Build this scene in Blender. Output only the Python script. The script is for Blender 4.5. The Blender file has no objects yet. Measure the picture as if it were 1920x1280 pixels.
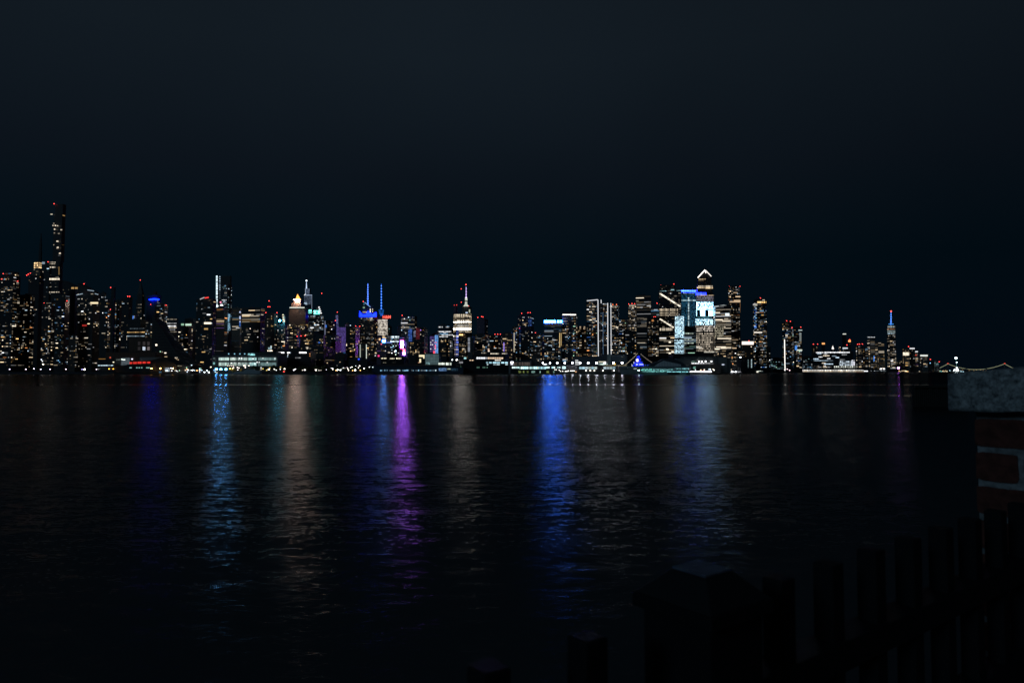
import bpy, math, random
from mathutils import Vector, Matrix, noise as mnoise
R = math.radians
random.seed(7)
sc = bpy.context.scene
col = sc.collection

# ------------------------------------------------------------------ camera
F = 1280.0                      # focal length in photo pixels (24 mm on a 36 mm sensor)
CAMZ = 7.0
PITCH = math.atan(56 / F)       # eye level lies on photo row 696
cam_d = bpy.data.cameras.new('camera'); cam = bpy.data.objects.new('camera', cam_d); col.objects.link(cam)
cam.location = (0, 0, CAMZ); cam.rotation_euler = (R(90) + PITCH, 0, 0)
cam_d.sensor_width = 36; cam_d.lens = 24; cam_d.clip_start = 0.05; cam_d.clip_end = 120000
cam_d.dof.use_dof = True; cam_d.dof.focus_distance = 1500; cam_d.dof.aperture_fstop = 9
sc.camera = cam

# ------------------------------------------------------------------ night sky glow
world = bpy.data.worlds.new('World'); sc.world = world; world.use_nodes = True
wn, wl = world.node_tree.nodes, world.node_tree.links
wn.clear()
wout = wn.new('ShaderNodeOutputWorld'); bg = wn.new('ShaderNodeBackground')
tc = wn.new('ShaderNodeTexCoord'); sep = wn.new('ShaderNodeSeparateXYZ')
wl.new(tc.outputs['Generated'], sep.inputs[0])
ramp = wn.new('ShaderNodeValToRGB'); cr = ramp.color_ramp
wl.new(sep.outputs['Z'], ramp.inputs[0])
stops = [(0.0, (.0010, .0040, .0078)), (0.06, (.0009, .0042, .0082)), (0.15, (.0009, .0046, .0082)), (0.27, (.0036, .0065, .0108)),
         (0.42, (.0060, .0102, .0152)), (0.60, (.0067, .0108, .0158)), (1.0, (.0030, .0055, .0085))]
while len(cr.elements) < len(stops): cr.elements.new(.5)
for e, (p, c) in zip(cr.elements, stops): e.position = p; e.color = (*c, 1)
nz = wn.new('ShaderNodeTexNoise'); nz.inputs['Scale'].default_value = 1.6; nz.inputs['Detail'].default_value = 3
wl.new(tc.outputs['Generated'], nz.inputs['Vector'])
mr = wn.new('ShaderNodeMapRange'); mr.inputs['From Min'].default_value = .3; mr.inputs['From Max'].default_value = .7
mr.inputs['To Min'].default_value = .85; mr.inputs['To Max'].default_value = 1.12
wl.new(nz.outputs['Fac'], mr.inputs['Value'])
mx = wn.new('ShaderNodeMapRange'); mx.inputs['From Min'].default_value = -.1; mx.inputs['From Max'].default_value = .62
mx.inputs['To Min'].default_value = 1.0; mx.inputs['To Max'].default_value = .74
wl.new(sep.outputs['X'], mx.inputs['Value'])
mm = wn.new('ShaderNodeMath'); mm.operation = 'MULTIPLY'; wl.new(mr.outputs[0], mm.inputs[0]); wl.new(mx.outputs[0], mm.inputs[1])
wl.new(ramp.outputs[0], bg.inputs['Color']); wl.new(mm.outputs[0], bg.inputs['Strength']); wl.new(bg.outputs[0], wout.inputs[0])

# faint bluish fill sun from behind the camera, added to light the pillar
sun_d = bpy.data.lights.new('fill_sun', 'SUN'); sun = bpy.data.objects.new('fill_sun', sun_d); col.objects.link(sun)
sun_d.energy = .16; sun_d.color = (.42, .74, 1.0); sun_d.angle = R(12)
sun.rotation_euler = Vector((.62, .70, -.36)).to_track_quat('-Z', 'Y').to_euler()

sc.view_settings.view_transform = 'Standard'; sc.view_settings.look = 'None'
sc.view_settings.exposure = 0; sc.view_settings.gamma = 1
sc.render.engine = 'CYCLES'
cy = sc.cycles
cy.use_light_tree = True; cy.max_bounces = 3; cy.diffuse_bounces = 1; cy.glossy_bounces = 2; cy.transmission_bounces = 1
cy.caustics_reflective = False; cy.use_adaptive_sampling = False; cy.sample_clamp_indirect = 4; cy.sample_clamp_direct = 22
cy.use_denoising = True; cy.denoiser = 'OPENIMAGEDENOISE'

# ------------------------------------------------------------------ geometry helpers
cp, sp = math.cos(PITCH), math.sin(PITCH)
CAM = Vector((0, 0, CAMZ))
def ray(px, py):
    u = (px - 960) / F; v = (640 - py) / F
    return Vector((u, cp - v * sp, sp + v * cp))
def at(px, py, D):
    d = ray(px, py); return CAM + d * (D / d.y)
def zat(py, D): return at(960, py, D).z
def xat(px, D): return at(px, 696, D).x

def link(o, parent=None):
    col.objects.link(o)
    if parent is not None: o.parent = parent
    return o
def mesh(name, verts, faces, mats, parent=None, midx=None, smooth=False):
    """verts in world space; the object gets an origin at its parent's location (or at its own base)"""
    if parent is not None: org = parent.location.copy()
    else:
        xs = [v[0] for v in verts]; ys = [v[1] for v in verts]; zs = [v[2] for v in verts]
        org = Vector(((min(xs) + max(xs)) / 2, (min(ys) + max(ys)) / 2, min(zs)))
    me = bpy.data.meshes.new(name)
    me.from_pydata([(v[0] - org.x, v[1] - org.y, v[2] - org.z) for v in verts], [], faces)
    for m in (mats if isinstance(mats, (list, tuple)) else [mats]): me.materials.append(m)
    if midx: me.polygons.foreach_set('material_index', midx)
    if smooth: me.polygons.foreach_set('use_smooth', [True] * len(me.polygons))
    me.update()
    o = bpy.data.objects.new(name, me)
    link(o, parent)
    if parent is None: o.location = org
    return o
class MB:
    def __init__(s): s.v = []; s.f = []; s.m = []
    def prism(s, base, top, m=0):
        n = len(base); k = len(s.v)
        s.v += [tuple(p) for p in base] + [tuple(p) for p in top]
        s.f.append(tuple(k + i for i in reversed(range(n)))); s.f.append(tuple(k + n + i for i in range(n)))
        for i in range(n):
            j = (i + 1) % n; s.f.append((k + i, k + j, k + n + j, k + n + i))
        s.m += [m] * (n + 2); return s
    def box(s, c, sx, sy, sz, rz=0, m=0):          # centre of base
        ca, sa = math.cos(rz), math.sin(rz)
        q = [(-sx/2, -sy/2), (sx/2, -sy/2), (sx/2, sy/2), (-sx/2, sy/2)]
        b = [(c[0] + x*ca - y*sa, c[1] + x*sa + y*ca, c[2]) for x, y in q]
        return s.prism(b, [(x, y, c[2] + sz) for x, y, _ in b], m)
    def tube(s, a, b, r0, r1=None, n=8, m=0):
        a, b = Vector(a), Vector(b); r1 = r0 if r1 is None else r1
        d = (b - a).normalized(); u = d.orthogonal().normalized(); w = d.cross(u)
        ring = lambda p, r: [p + (u * math.cos(2*math.pi*i/n) + w * math.sin(2*math.pi*i/n)) * r for i in range(n)]
        return s.prism(ring(a, r0), ring(b, r1), m)
    def build(s, name, mats, parent=None, smooth=False):
        return mesh(name, s.v, s.f, mats, parent, s.m, smooth)
def tag(o, label, cat, group=None, kind=None):
    if label: o['label'] = label
    if cat: o['category'] = cat
    if group: o['group'] = group
    if kind: o['kind'] = kind
    return o
def thing(name, label, cat, loc, group=None):
    o = bpy.data.objects.new(name, None); o.empty_display_size = .5; o.location = loc; link(o)
    return tag(o, label, cat, group)
def structure(o): o['kind'] = 'structure'; return o

# ------------------------------------------------------------------ materials
MAT = {}
def newmat(name):
    m = bpy.data.materials.new(name); m.use_nodes = True; m.node_tree.nodes.clear()
    n, l = m.node_tree.nodes, m.node_tree.links
    out = n.new('ShaderNodeOutputMaterial'); return m, n, l, out
def emit(colr, s, sample=None):
    """plain light source"""
    key = ('e', tuple(colr), s)
    if key in MAT: return MAT[key]
    m, n, l, out = newmat('light_source')
    e = n.new('ShaderNodeEmission'); e.inputs[0].default_value = (*colr, 1); e.inputs[1].default_value = s
    l.new(e.outputs[0], out.inputs[0])
    big = s >= 20 if sample is None else sample
    m.cycles.emission_sampling = 'FRONT_BACK' if big else 'NONE'
    MAT[key] = m; return m
def glass_glow(colr, s, w=3.0, h=4.0, line=.25, base=(.02, .022, .026), var=.7):
    """lit glazing seen through mullions, with rooms of uneven brightness; also the glow of floodlit walls"""
    key = ('g', tuple(colr), s, w, h, line, var)
    if key in MAT: return MAT[key]
    m, n, l, out = newmat('lit_glazing_and_wash')
    tcn = n.new('ShaderNodeNewGeometry'); rot = n.new('ShaderNodeMapping'); rot.inputs['Rotation'].default_value[2] = -TH
    l.new(tcn.outputs['Position'], rot.inputs[0])
    s3 = n.new('ShaderNodeSeparateXYZ'); l.new(rot.outputs[0], s3.inputs[0])
    def cell(o, size):
        a = n.new('ShaderNodeMath'); a.operation = 'DIVIDE'; l.new(o, a.inputs[0]); a.inputs[1].default_value = size
        fr = n.new('ShaderNodeMath'); fr.operation = 'FRACT'; l.new(a.outputs[0], fr.inputs[0])
        g = n.new('ShaderNodeMath'); g.operation = 'GREATER_THAN'; l.new(fr.outputs[0], g.inputs[0]); g.inputs[1].default_value = line
        fl = n.new('ShaderNodeMath'); fl.operation = 'FLOOR'; l.new(a.outputs[0], fl.inputs[0])
        return g, fl
    gx, fx = cell(s3.outputs['X'], w); gz, fz = cell(s3.outputs['Z'], h)
    mu = n.new('ShaderNodeMath'); mu.operation = 'MULTIPLY'; l.new(gx.outputs[0], mu.inputs[0]); l.new(gz.outputs[0], mu.inputs[1])
    cb = n.new('ShaderNodeCombineXYZ'); l.new(fx.outputs[0], cb.inputs[0]); l.new(fz.outputs[0], cb.inputs[1])
    wnz = n.new('ShaderNodeTexWhiteNoise'); l.new(cb.outputs[0], wnz.inputs['Vector'])
    mr_ = n.new('ShaderNodeMapRange'); mr_.inputs['To Min'].default_value = 1 - var; mr_.inputs['To Max'].default_value = 1 + var
    l.new(wnz.outputs['Value'], mr_.inputs['Value'])
    m2 = n.new('ShaderNodeMath'); m2.operation = 'MULTIPLY'; l.new(mu.outputs[0], m2.inputs[0]); l.new(mr_.outputs[0], m2.inputs[1])
    m3 = n.new('ShaderNodeMath'); m3.operation = 'MULTIPLY'; l.new(m2.outputs[0], m3.inputs[0]); m3.inputs[1].default_value = s
    b = n.new('ShaderNodeBsdfPrincipled'); b.inputs['Base Color'].default_value = (*base, 1); b.inputs['Roughness'].default_value = .4
    b.inputs['Emission Color'].default_value = (*colr, 1); l.new(m3.outputs[0], b.inputs['Emission Strength'])
    l.new(b.outputs[0], out.inputs[0])
    m.cycles.emission_sampling = 'FRONT_BACK' if s >= 20 else 'NONE'
    MAT[key] = m; return m
def surf(name, colr, rough=.7, var=.25, scale=1.0, metal=0, bump=0, col2=None):
    key = ('s', name)
    if key in MAT: return MAT[key]
    m, n, l, out = newmat(name)
    tcn = n.new('ShaderNodeTexCoord')
    nt = n.new('ShaderNodeTexNoise'); nt.inputs['Scale'].default_value = scale; nt.inputs['Detail'].default_value = 5
    l.new(tcn.outputs['Object'], nt.inputs['Vector'])
    mixn = n.new('ShaderNodeMix'); mixn.data_type = 'RGBA'
    c2 = col2 or tuple(c * (1 - var) for c in colr)
    mixn.inputs[6].default_value = (*c2, 1); mixn.inputs[7].default_value = (*[min(1, c * (1 + var)) for c in colr], 1)
    mrn = n.new('ShaderNodeMapRange'); mrn.inputs['From Min'].default_value = .35; mrn.inputs['From Max'].default_value = .65
    l.new(nt.outputs['Fac'], mrn.inputs['Value']); l.new(mrn.outputs[0], mixn.inputs[0])
    b = n.new('ShaderNodeBsdfPrincipled'); b.inputs['Roughness'].default_value = rough; b.inputs['Metallic'].default_value = metal
    l.new(mixn.outputs[2], b.inputs['Base Color'])
    if bump:
        bp = n.new('ShaderNodeBump'); bp.inputs['Strength'].default_value = bump; bp.inputs['Distance'].default_value = .01
        l.new(nt.outputs['Fac'], bp.inputs['Height']); l.new(bp.outputs[0], b.inputs['Normal'])
    l.new(b.outputs[0], out.inputs[0]); MAT[key] = m; return m
TH = R(-12)                                    # street grid angle
def facade_mat(name, colr, glass=(.015, .02, .03), w=3.2, h=3.8, rough=.55):
    """masonry or curtain wall with rows of dark unlit panes"""
    key = ('f', name)
    if key in MAT: return MAT[key]
    m, n, l, out = newmat(name)
    tcn = n.new('ShaderNodeTexCoord'); rot = n.new('ShaderNodeMapping'); rot.inputs['Rotation'].default_value[2] = -TH
    l.new(tcn.outputs['Object'], rot.inputs[0])
    s3 = n.new('ShaderNodeSeparateXYZ'); l.new(rot.outputs[0], s3.inputs[0])
    ad = n.new('ShaderNodeMath'); ad.operation = 'ADD'; l.new(s3.outputs['X'], ad.inputs[0]); l.new(s3.outputs['Y'], ad.inputs[1])
    def band(o, size, th):
        a = n.new('ShaderNodeMath'); a.operation = 'DIVIDE'; l.new(o, a.inputs[0]); a.inputs[1].default_value = size
        fr = n.new('ShaderNodeMath'); fr.operation = 'FRACT'; l.new(a.outputs[0], fr.inputs[0])
        g = n.new('ShaderNodeMath'); g.operation = 'GREATER_THAN'; l.new(fr.outputs[0], g.inputs[0]); g.inputs[1].default_value = th
        return g
    g1, g2 = band(ad.outputs[0], w, .4), band(s3.outputs['Z'], h, .45)
    mu = n.new('ShaderNodeMath'); mu.operation = 'MULTIPLY'; l.new(g1.outputs[0], mu.inputs[0]); l.new(g2.outputs[0], mu.inputs[1])
    mixn = n.new('ShaderNodeMix'); mixn.data_type = 'RGBA'; l.new(mu.outputs[0], mixn.inputs[0])
    mixn.inputs[6].default_value = (*colr, 1); mixn.inputs[7].default_value = (*glass, 1)
    b = n.new('ShaderNodeBsdfPrincipled'); l.new(mixn.outputs[2], b.inputs['Base Color'])
    ro = n.new('ShaderNodeMapRange'); ro.inputs['To Min'].default_value = rough; ro.inputs['To Max'].default_value = .12
    l.new(mu.outputs[0], ro.inputs['Value']); l.new(ro.outputs[0], b.inputs['Roughness'])
    l.new(b.outputs[0], out.inputs[0]); MAT[key] = m; return m

BODY = {'dark': facade_mat('dark_curtain_wall', (.040, .034, .032)), 'brick': facade_mat('brown_brick_wall', (.10, .06, .04)),
        'grey': facade_mat('grey_concrete_wall', (.13, .125, .125)), 'stone': facade_mat('pale_stone_wall', (.20, .16, .13)),
        'blue': facade_mat('blue_glass_wall', (.03, .05, .08)), 'violet': facade_mat('violet_lit_wall', (.12, .09, .16)),  # violet: coloured light on these buildings put into the wall colour
        'black': facade_mat('black_glass_wall', (.012, .012, .014))}
HUE = {'warm': (1, .74, .44), 'cream': (1, .86, .66), 'white': (.95, .97, 1), 'cool': (.62, .82, 1), 'teal': (.45, .9, .95), 'gold': (1, .6, .22),
       'orange': (1, .38, .12), 'blue': (.08, .28, 1), 'purple': (.55, .25, 1), 'red': (1, .06, .05), 'green': (.55, 1, .7), 'sky': (.25, .6, 1)}
PAL = {'warm': [('warm', 5), ('cream', 6), ('white', 3), ('gold', 1.5), ('cool', 1.3), ('sky', .8), ('orange', .6)],
       'mix': [('warm', 3.5), ('cream', 4), ('white', 3.5), ('cool', 3), ('sky', 2), ('blue', .5), ('orange', .8), ('gold', 1.3), ('green', .4)],
       'cool': [('cool', 5), ('white', 5), ('sky', 2), ('teal', 1.5), ('cream', 1.5)],
       'white': [('white', 6), ('cream', 4), ('cool', 3)],
       'gold': [('gold', 4), ('warm', 6), ('cream', 4)],
       'cream': [('cream', 6), ('warm', 3), ('white', 3)],
       'teal': [('teal', 5), ('cool', 4), ('green', 2)],
       'lilac': [('purple', 3), ('cool', 4), ('white', 3), ('blue', 1)],
       'rose': [('warm', 5), ('cream', 3), ('red', .4), ('purple', .8), ('white', 1.5), ('orange', 1)]}
LV = [(.05, 30), (.14, 30), (.38, 23), (.9, 12), (2.0, 5)]
def pick(w): return random.choices([a for a, _ in w], [b for _, b in w])[0]
CUBE = {}
def cube(mat):
    if mat.name in CUBE: return CUBE[mat.name]
    q = .5; v = [(-q,-q,-q),(q,-q,-q),(q,q,-q),(-q,q,-q),(-q,-q,q),(q,-q,q),(q,q,q),(-q,q,q)]
    f = [(0,3,2,1),(4,5,6,7),(0,1,5,4),(1,2,6,5),(2,3,7,6),(3,0,4,7)]
    me = bpy.data.meshes.new('pane'); me.from_pydata(v, [], f); me.materials.append(mat); me.update()
    CUBE[mat.name] = me; return me
def block(name, c, sx, sy, sz, mat, parent, rz=TH):
    o = bpy.data.objects.new(name, cube(mat)); o.scale = (sx, sy, sz); o.rotation_euler = (0, 0, rz)
    o.location = Vector(c) - parent.location; return link(o, parent)

# ------------------------------------------------------------------ building kit
ER = Vector((math.cos(TH), math.sin(TH), 0)); EB = Vector((-math.sin(TH), math.cos(TH), 0))
def footprint(x0, x1, D, xc=None):
    u0, u1 = (x0 - 960) / F, (x1 - 960) / F
    um = (u0 + u1) / 2; tb = EB.x / EB.y
    right = tb > um
    def tt(C, d, u): return (u * C.y - C.x) / (d.x - u * d.y)
    fr = [0.70, .76, .82, .88, .93, .97, 1.0]
    if xc is not None: fr = [(xc - x0) / (x1 - x0) if right else (x1 - xc) / (x1 - x0)] + fr
    for f in fr:
        px = x0 + f * (x1 - x0) if right else x1 - f * (x1 - x0)
        C = Vector(((px - 960) / F * D, D, 0))
        if right:
            W = tt(C, -ER, u0); S = tt(C, EB, u1) if f < 1 else .8 * W
        else:
            W = tt(C, ER, u1); S = tt(C, EB, u0) if f < 1 else .8 * W
        if 0 < S <= 1.9 * W: break
    A = C - ER * W if right else C
    return dict(A=A, W=W, S=S, C=C, right=right, D=D, x0=x0, x1=x1)
def corners(fp, z, grow=0):
    A = fp['A'] - ER * grow - EB * grow; W = fp['W'] + 2 * grow; S = fp['S'] + 2 * grow
    return [(p.x, p.y, z) for p in (A, A + ER * W, A + ER * W + EB * S, A + EB * S)]
def windows(root, fp, z0, z1, dens, pal, style, budget, gain=1.0):
    """lit windows on the two faces the river sees"""
    pm = fp['D'] / F; big = 1.0
    if fp['x0'] < 330: dens *= .72; big = 1.18
    elif fp['x0'] < 1000: dens *= .9; big = 1.08
    else: dens *= 1.5
    cw, ch = max(3.0, 2.5 * pm) * big, max(3.2, 2.5 * pm) * big
    out = []
    side0 = fp['A'] + ER * fp['W'] if fp['right'] else fp['A']
    for face, P, e, L, nrm in (('F', fp['A'], ER, fp['W'], -EB), ('S', side0, EB, fp['S'], ER if fp['right'] else -ER)):
        if face == 'S':
            vis = abs(((side0 + EB * L).x / (side0 + EB * L).y - side0.x / side0.y)) * F
            if vis < 2.5: continue
            cwf = cw * max(1, L / (vis * pm) * .9)      # oblique side: fewer, wider bays
        else: cwf = cw
        nc = max(1, int(L / cwf)); mg = (L - nc * cwf) / 2; nr = int((z1 - z0) / ch)
        colf = [random.choice([.3, .7, 1, 1.3, 1.8]) for _ in range(nc)]
        for r in range(nr):
            z = z1 - (r + .6) * ch; rowf = random.choice([.15, .5, .9, 1.1, 1.9]); c = 0
            rp = pal; base_lv = None
            if style == 'band':
                rowf = random.choice([0, .25, .6, 1.2, 2.2]); base_lv = pick(LV)
            while c < nc:
                run = 1
                if style == 'band': run = random.randint(2, 7)
                elif style == 'grid': run = 1
                elif random.random() < .30: run = random.choice([2, 2, 3])
                run = min(run, nc - c)
                if random.random() < dens * rowf * (colf[c] if style == 'room' else 1):
                    lv = base_lv if (base_lv and random.random() < .6) else pick(LV)
                    hue = pick([(k, w_) for k, w_ in PAL[pal]])
                    wd = run * cwf - cwf * (.35 if style != 'band' else .12)
                    hh = ch * (random.choice([.34, .42, .52]) if style != 'band' else .42)
                    s = P + e * (mg + (c + run / 2) * cwf) + nrm * .15
                    out.append((wd * hh, (s.x, s.y, z), (wd, .4, hh) if face == 'F' else (.4, wd, hh), HUE[hue], lv * gain))
                c += run
    out.sort(key=lambda t: -t[0])
    for _, p, s, h, lv in out[:budget[0]]:
        block('window', p, *s, emit(h, round(lv, 3)), root)
    rest = out[budget[0]:]; budget[0] -= len(out[:budget[0]])
    budget[1] += rest
ALL = {}
def b(name, x0, x1, yt, D, yb, style, dens, pal, label, body='dark', tiers=(), beacons=(), xc=None, gain=1.0, bulk=1, z0=2.0, cat=None, top=None, key=None):
    fp = footprint(x0, x1, D, xc)
    root = thing(name, label, cat or name.replace('_', ' '), (fp['C'].x, fp['C'].y, z0))
    zt = at(x0, yt, D).z
    mb = MB()
    lo = corners(fp, z0); hi = corners(fp, zt)
    if top:                                             # sloped roof: heights at left and right ends
        zl, zr = zat(top[0], D), zat(top[1], D)
        hi = [(*h[:2], zl if i in (0, 3) else zr) for i, h in enumerate(hi)]
    mb.prism(lo, hi)
    bud = [100, []]
    body_m = BODY[body]
    lvls = [(fp, zt)]
    zprev = zt
    for (a0, a1, ty) in tiers:
        f2 = footprint(a0, a1, D + 4); z2 = zat(ty, D)
        mb.prism(corners(f2, zprev), corners(f2, z2)); lvls.append((f2, z2)); zprev = z2
    mb.build('tower_body', body_m, root)
    zb = zat(yb, D)
    pz = zb
    if style:
        for f_, z_ in reversed(lvls):
            lower = zb if f_ is fp else max(zb, [q for q in lvls if q[1] < z_][-1][1])
            ztop = z_ - 2 if not top else min(z_, min(h[2] for h in hi)) - 2
            windows(root, f_, lower, ztop, dens, pal, style, bud, gain)
    if bud[1]:
        mats = {}; mb = MB()
        for _, p, s, h, lv in bud[1]:
            m = emit(h, round(lv, 3)); k = mats.setdefault(m.name, len(mats))
            mb.box((p[0], p[1], p[2] - s[2] / 2), s[0], s[1], s[2], TH, k)
        o = mb.build('window', [bpy.data.materials[k] for k in mats], root); o['kind'] = 'stuff'
    if bulk and not top:
        f_, z_ = lvls[-1]; c = (Vector(corners(f_, z_)[0]) + Vector(corners(f_, z_)[2])) / 2
        w = min(f_['W'], f_['S'])
        MB().box((c.x - w * .1, c.y, z_), w * random.uniform(.35, .6), w * .4, D / F * random.uniform(1.2, 2.6), TH).build('rooftop_bulkhead', surf('roof_plant', (.05, .05, .055)), root)
    B_ = dict(root=root, fp=fp, D=D, zt=zprev, z0=z0)
    for (bx, by) in beacons: beacon(B_, bx, by)
    if key: ALL[key] = B_
    return B_
def beacon(B_, bx, by, colr='red', s=5.0, size=1.0):
    D = B_['D']; p = at(bx, by, D + 6); pm = D / F
    if p.z > B_['zt'] + pm:
        MB().tube((p.x, p.y, B_['zt'] - 1), (p.x, p.y, p.z), .16 * pm, .10 * pm, 5).build('mast', surf('dark_steel', (.04, .04, .045), .5), B_['root'])
    block('aviation_light', p, 1.25 * pm * size, 1.0 * pm * size, .95 * pm * size, emit(HUE[colr], s, False), B_['root'])
def onface(B_, px, py, side=False, off=0.0):
    fp = B_['fp']; n = EB if not side else (ER if fp['right'] else -ER)
    P = fp['C'] - EB * off if not side else fp['C'] + n * off
    d = ray(px, py); t = (P - Vector((0, 0, 0))).dot(n) / d.dot(n) if not side else (P.dot(n)) / d.dot(n)
    return CAM + d * t
def quad(B_, pts, mat, name, thick=.9, side=False):
    """a shallow box hugging the front face between four photo points"""
    n = -EB if not side else (ER if B_['fp']['right'] else -ER)
    q = [onface(B_, x, y, side, .2) for x, y in pts]
    mb = MB(); mb.prism(q, [p + n * thick for p in q])
    return mb.build(name, mat, B_['root'])
def rect(B_, x0, y0, x1, y1, mat, name='light_panel', thick=.9, side=False):
    return quad(B_, [(x0, y1), (x1, y1), (x1, y0), (x0, y0)], mat, name, thick, side)
def bar(B_, x0, y0, x1, y1, w, mat, name='light_strip', D=None):
    D = D or B_['D']; pm = D / F
    a, c = at(x0, y0, D - 1.5), at(x1, y1, D - 1.5)
    return MB().tube(a, c, w * pm / 2, None, 6).build(name, mat, B_['root'])
def roofbox(B_, x0, x1, y0, y1, name='rooftop_bulkhead', mat=None, dd=8):
    f2 = footprint(x0, x1, B_['D'] + dd)
    mb = MB().prism(corners(f2, zat(y1, B_['D'] + dd)), corners(f2, zat(y0, B_['D'] + dd)))
    return mb.build(name, mat or surf('roof_plant', (.05, .05, .055)), B_['root'])

# ------------------------------------------------------------------ the setting: river, Manhattan ground, far shore
def water_mat():
    m, n, l, out = newmat('river_water')
    g = n.new('ShaderNodeNewGeometry'); L = l.new
    def math_(op, a, b_=None, c_=None):
        q = n.new('ShaderNodeMath'); q.operation = op
        for i, x in enumerate((a, b_, c_)):
            if x is None: continue
            if isinstance(x, (int, float)): q.inputs[i].default_value = x
            else: L(x, q.inputs[i])
        return q.outputs[0]
    def slopes(scale, stretch, rot, detail, w):
        mp = n.new('ShaderNodeMapping'); mp.inputs['Rotation'].default_value[2] = rot; mp.inputs['Scale'].default_value = (scale * stretch, scale, scale)
        L(g.outputs['Position'], mp.inputs[0])
        t = n.new('ShaderNodeTexNoise'); t.noise_dimensions = '3D'; t.inputs['Scale'].default_value = 1; t.inputs['Detail'].default_value = detail
        t.inputs['Roughness'].default_value = .6
        L(mp.outputs[0], t.inputs['Vector'])
        s = n.new('ShaderNodeSeparateColor'); L(t.outputs['Color'], s.inputs[0])
        return math_('MULTIPLY_ADD', s.outputs[0], 2 * w, -w), math_('MULTIPLY_ADD', s.outputs[1], 2 * w, -w)
    ax, ay = slopes(.16, .45, R(28), 2, .02)
    bx, by = slopes(1.9, .40, R(24), 3, .135)
    cx, cy_ = slopes(8.0, .5, R(30), 2, .135)
    sx = math_('ADD', math_('ADD', ax, bx), cx); sy = math_('ADD', math_('ADD', ay, by), cy_)
    # swell runs obliquely: a facet leaning towards us also leans sideways
    sx = math_('MULTIPLY_ADD', sy, -.8, math_('MULTIPLY', sx, 1.0))
    # gust pattern and the two slicks (a glassy strip mid river, a boat's wake to the right)
    sp3 = n.new('ShaderNodeSeparateXYZ'); L(g.outputs['Position'], sp3.inputs[0])
    wob = n.new('ShaderNodeTexNoise'); wob.inputs['Scale'].default_value = .012; L(g.outputs['Position'], wob.inputs['Vector'])
    yy = math_('MULTIPLY_ADD', wob.outputs['Fac'], 24, sp3.outputs['Y'])
    def strip(y, cen, half):
        d = math_('ABSOLUTE', math_('SUBTRACT', y, cen)); q = n.new('ShaderNodeMapRange'); q.interpolation_type = 'SMOOTHSTEP'
        q.inputs['From Min'].default_value = half; q.inputs['From Max'].default_value = half * .4
        L(d, q.inputs['Value']); return q.outputs[0]
    s1 = strip(yy, 372, 15)
    # wake: an arc round (160, 195)
    dx = math_('SUBTRACT', sp3.outputs['X'], 150); wy = math_('MULTIPLY_ADD', math_('MULTIPLY', dx, dx), -.006, sp3.outputs['Y'])
    s2 = strip(wy, 190, 14)
    gate = n.new('ShaderNodeMapRange'); gate.inputs['From Min'].default_value = 72; gate.inputs['From Max'].default_value = 92; L(sp3.outputs['X'], gate.inputs['Value'])
    s2 = math_('MULTIPLY', s2, gate.outputs[0])
    calm = math_('MAXIMUM', math_('MULTIPLY', s1, .93), math_('MULTIPLY', s2, .85))
    gust = n.new('ShaderNodeTexNoise'); gust.inputs['Scale'].default_value = .03; gust.inputs['Detail'].default_value = 3
    gm = n.new('ShaderNodeMapping'); gm.inputs['Scale'].default_value = (.5, 1.6, 1); L(g.outputs['Position'], gm.inputs[0]); L(gm.outputs[0], gust.inputs['Vector'])
    amp = math_('MULTIPLY_ADD', gust.outputs['Fac'], .9, .55)
    amp = math_('MULTIPLY', amp, math_('SUBTRACT', 1, calm))
    # far out the ripples are finer than one can see: they turn into sheen instead of slope
    far = n.new('ShaderNodeMapRange'); far.interpolation_type = 'SMOOTHSTEP'
    far.inputs['From Min'].default_value = 80; far.inputs['From Max'].default_value = 560; L(sp3.outputs['Y'], far.inputs['Value'])
    amp = math_('MULTIPLY', amp, math_('MULTIPLY_ADD', far.outputs[0], -.95, 1))
    sx = math_('MULTIPLY', sx, amp); sy = math_('MULTIPLY', sy, amp)
    cb = n.new('ShaderNodeCombineXYZ'); L(sx, cb.inputs[0]); L(sy, cb.inputs[1]); cb.inputs[2].default_value = 1
    nm = n.new('ShaderNodeVectorMath'); nm.operation = 'NORMALIZE'; L(cb.outputs[0], nm.inputs[0])
    fr = n.new('ShaderNodeFresnel'); fr.inputs['IOR'].default_value = 1.333; L(nm.outputs[0], fr.inputs['Normal'])
    gl = n.new('ShaderNodeBsdfGlossy'); gl.distribution = 'BECKMANN'; gl.inputs['Color'].default_value = (.36, .37, .38, 1)
    ro = math_('MULTIPLY_ADD', calm, -.17, math_('MULTIPLY_ADD', far.outputs[0], -.015, .255)); L(ro, gl.inputs['Roughness']); L(nm.outputs[0], gl.inputs['Normal'])
    # reflection colour darkened with distance, standing in for waves hiding one another
    tint = n.new('ShaderNodeMix'); tint.data_type = 'RGBA'; L(far.outputs[0], tint.inputs[0])
    tint.inputs[6].default_value = (.38, .39, .40, 1); tint.inputs[7].default_value = (.16, .165, .17, 1); L(tint.outputs[2], gl.inputs['Color'])
    df = n.new('ShaderNodeBsdfDiffuse'); df.inputs['Color'].default_value = (.06, .066, .07, 1)
    mixs = n.new('ShaderNodeMixShader'); L(fr.outputs[0], mixs.inputs[0]); L(df.outputs[0], mixs.inputs[1]); L(gl.outputs[0], mixs.inputs[2])
    L(mixs.outputs[0], out.inputs[0]); return m
NR = 96; rad = 70000
wv = [(0, 0, 0)] + [(rad * math.cos(2*math.pi*i/NR), rad * math.sin(2*math.pi*i/NR), 0) for i in range(NR)]
wf = [(0, i + 1, (i + 1) % NR + 1) for i in range(NR)]
structure(mesh('river', wv, wf, water_mat()))
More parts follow.
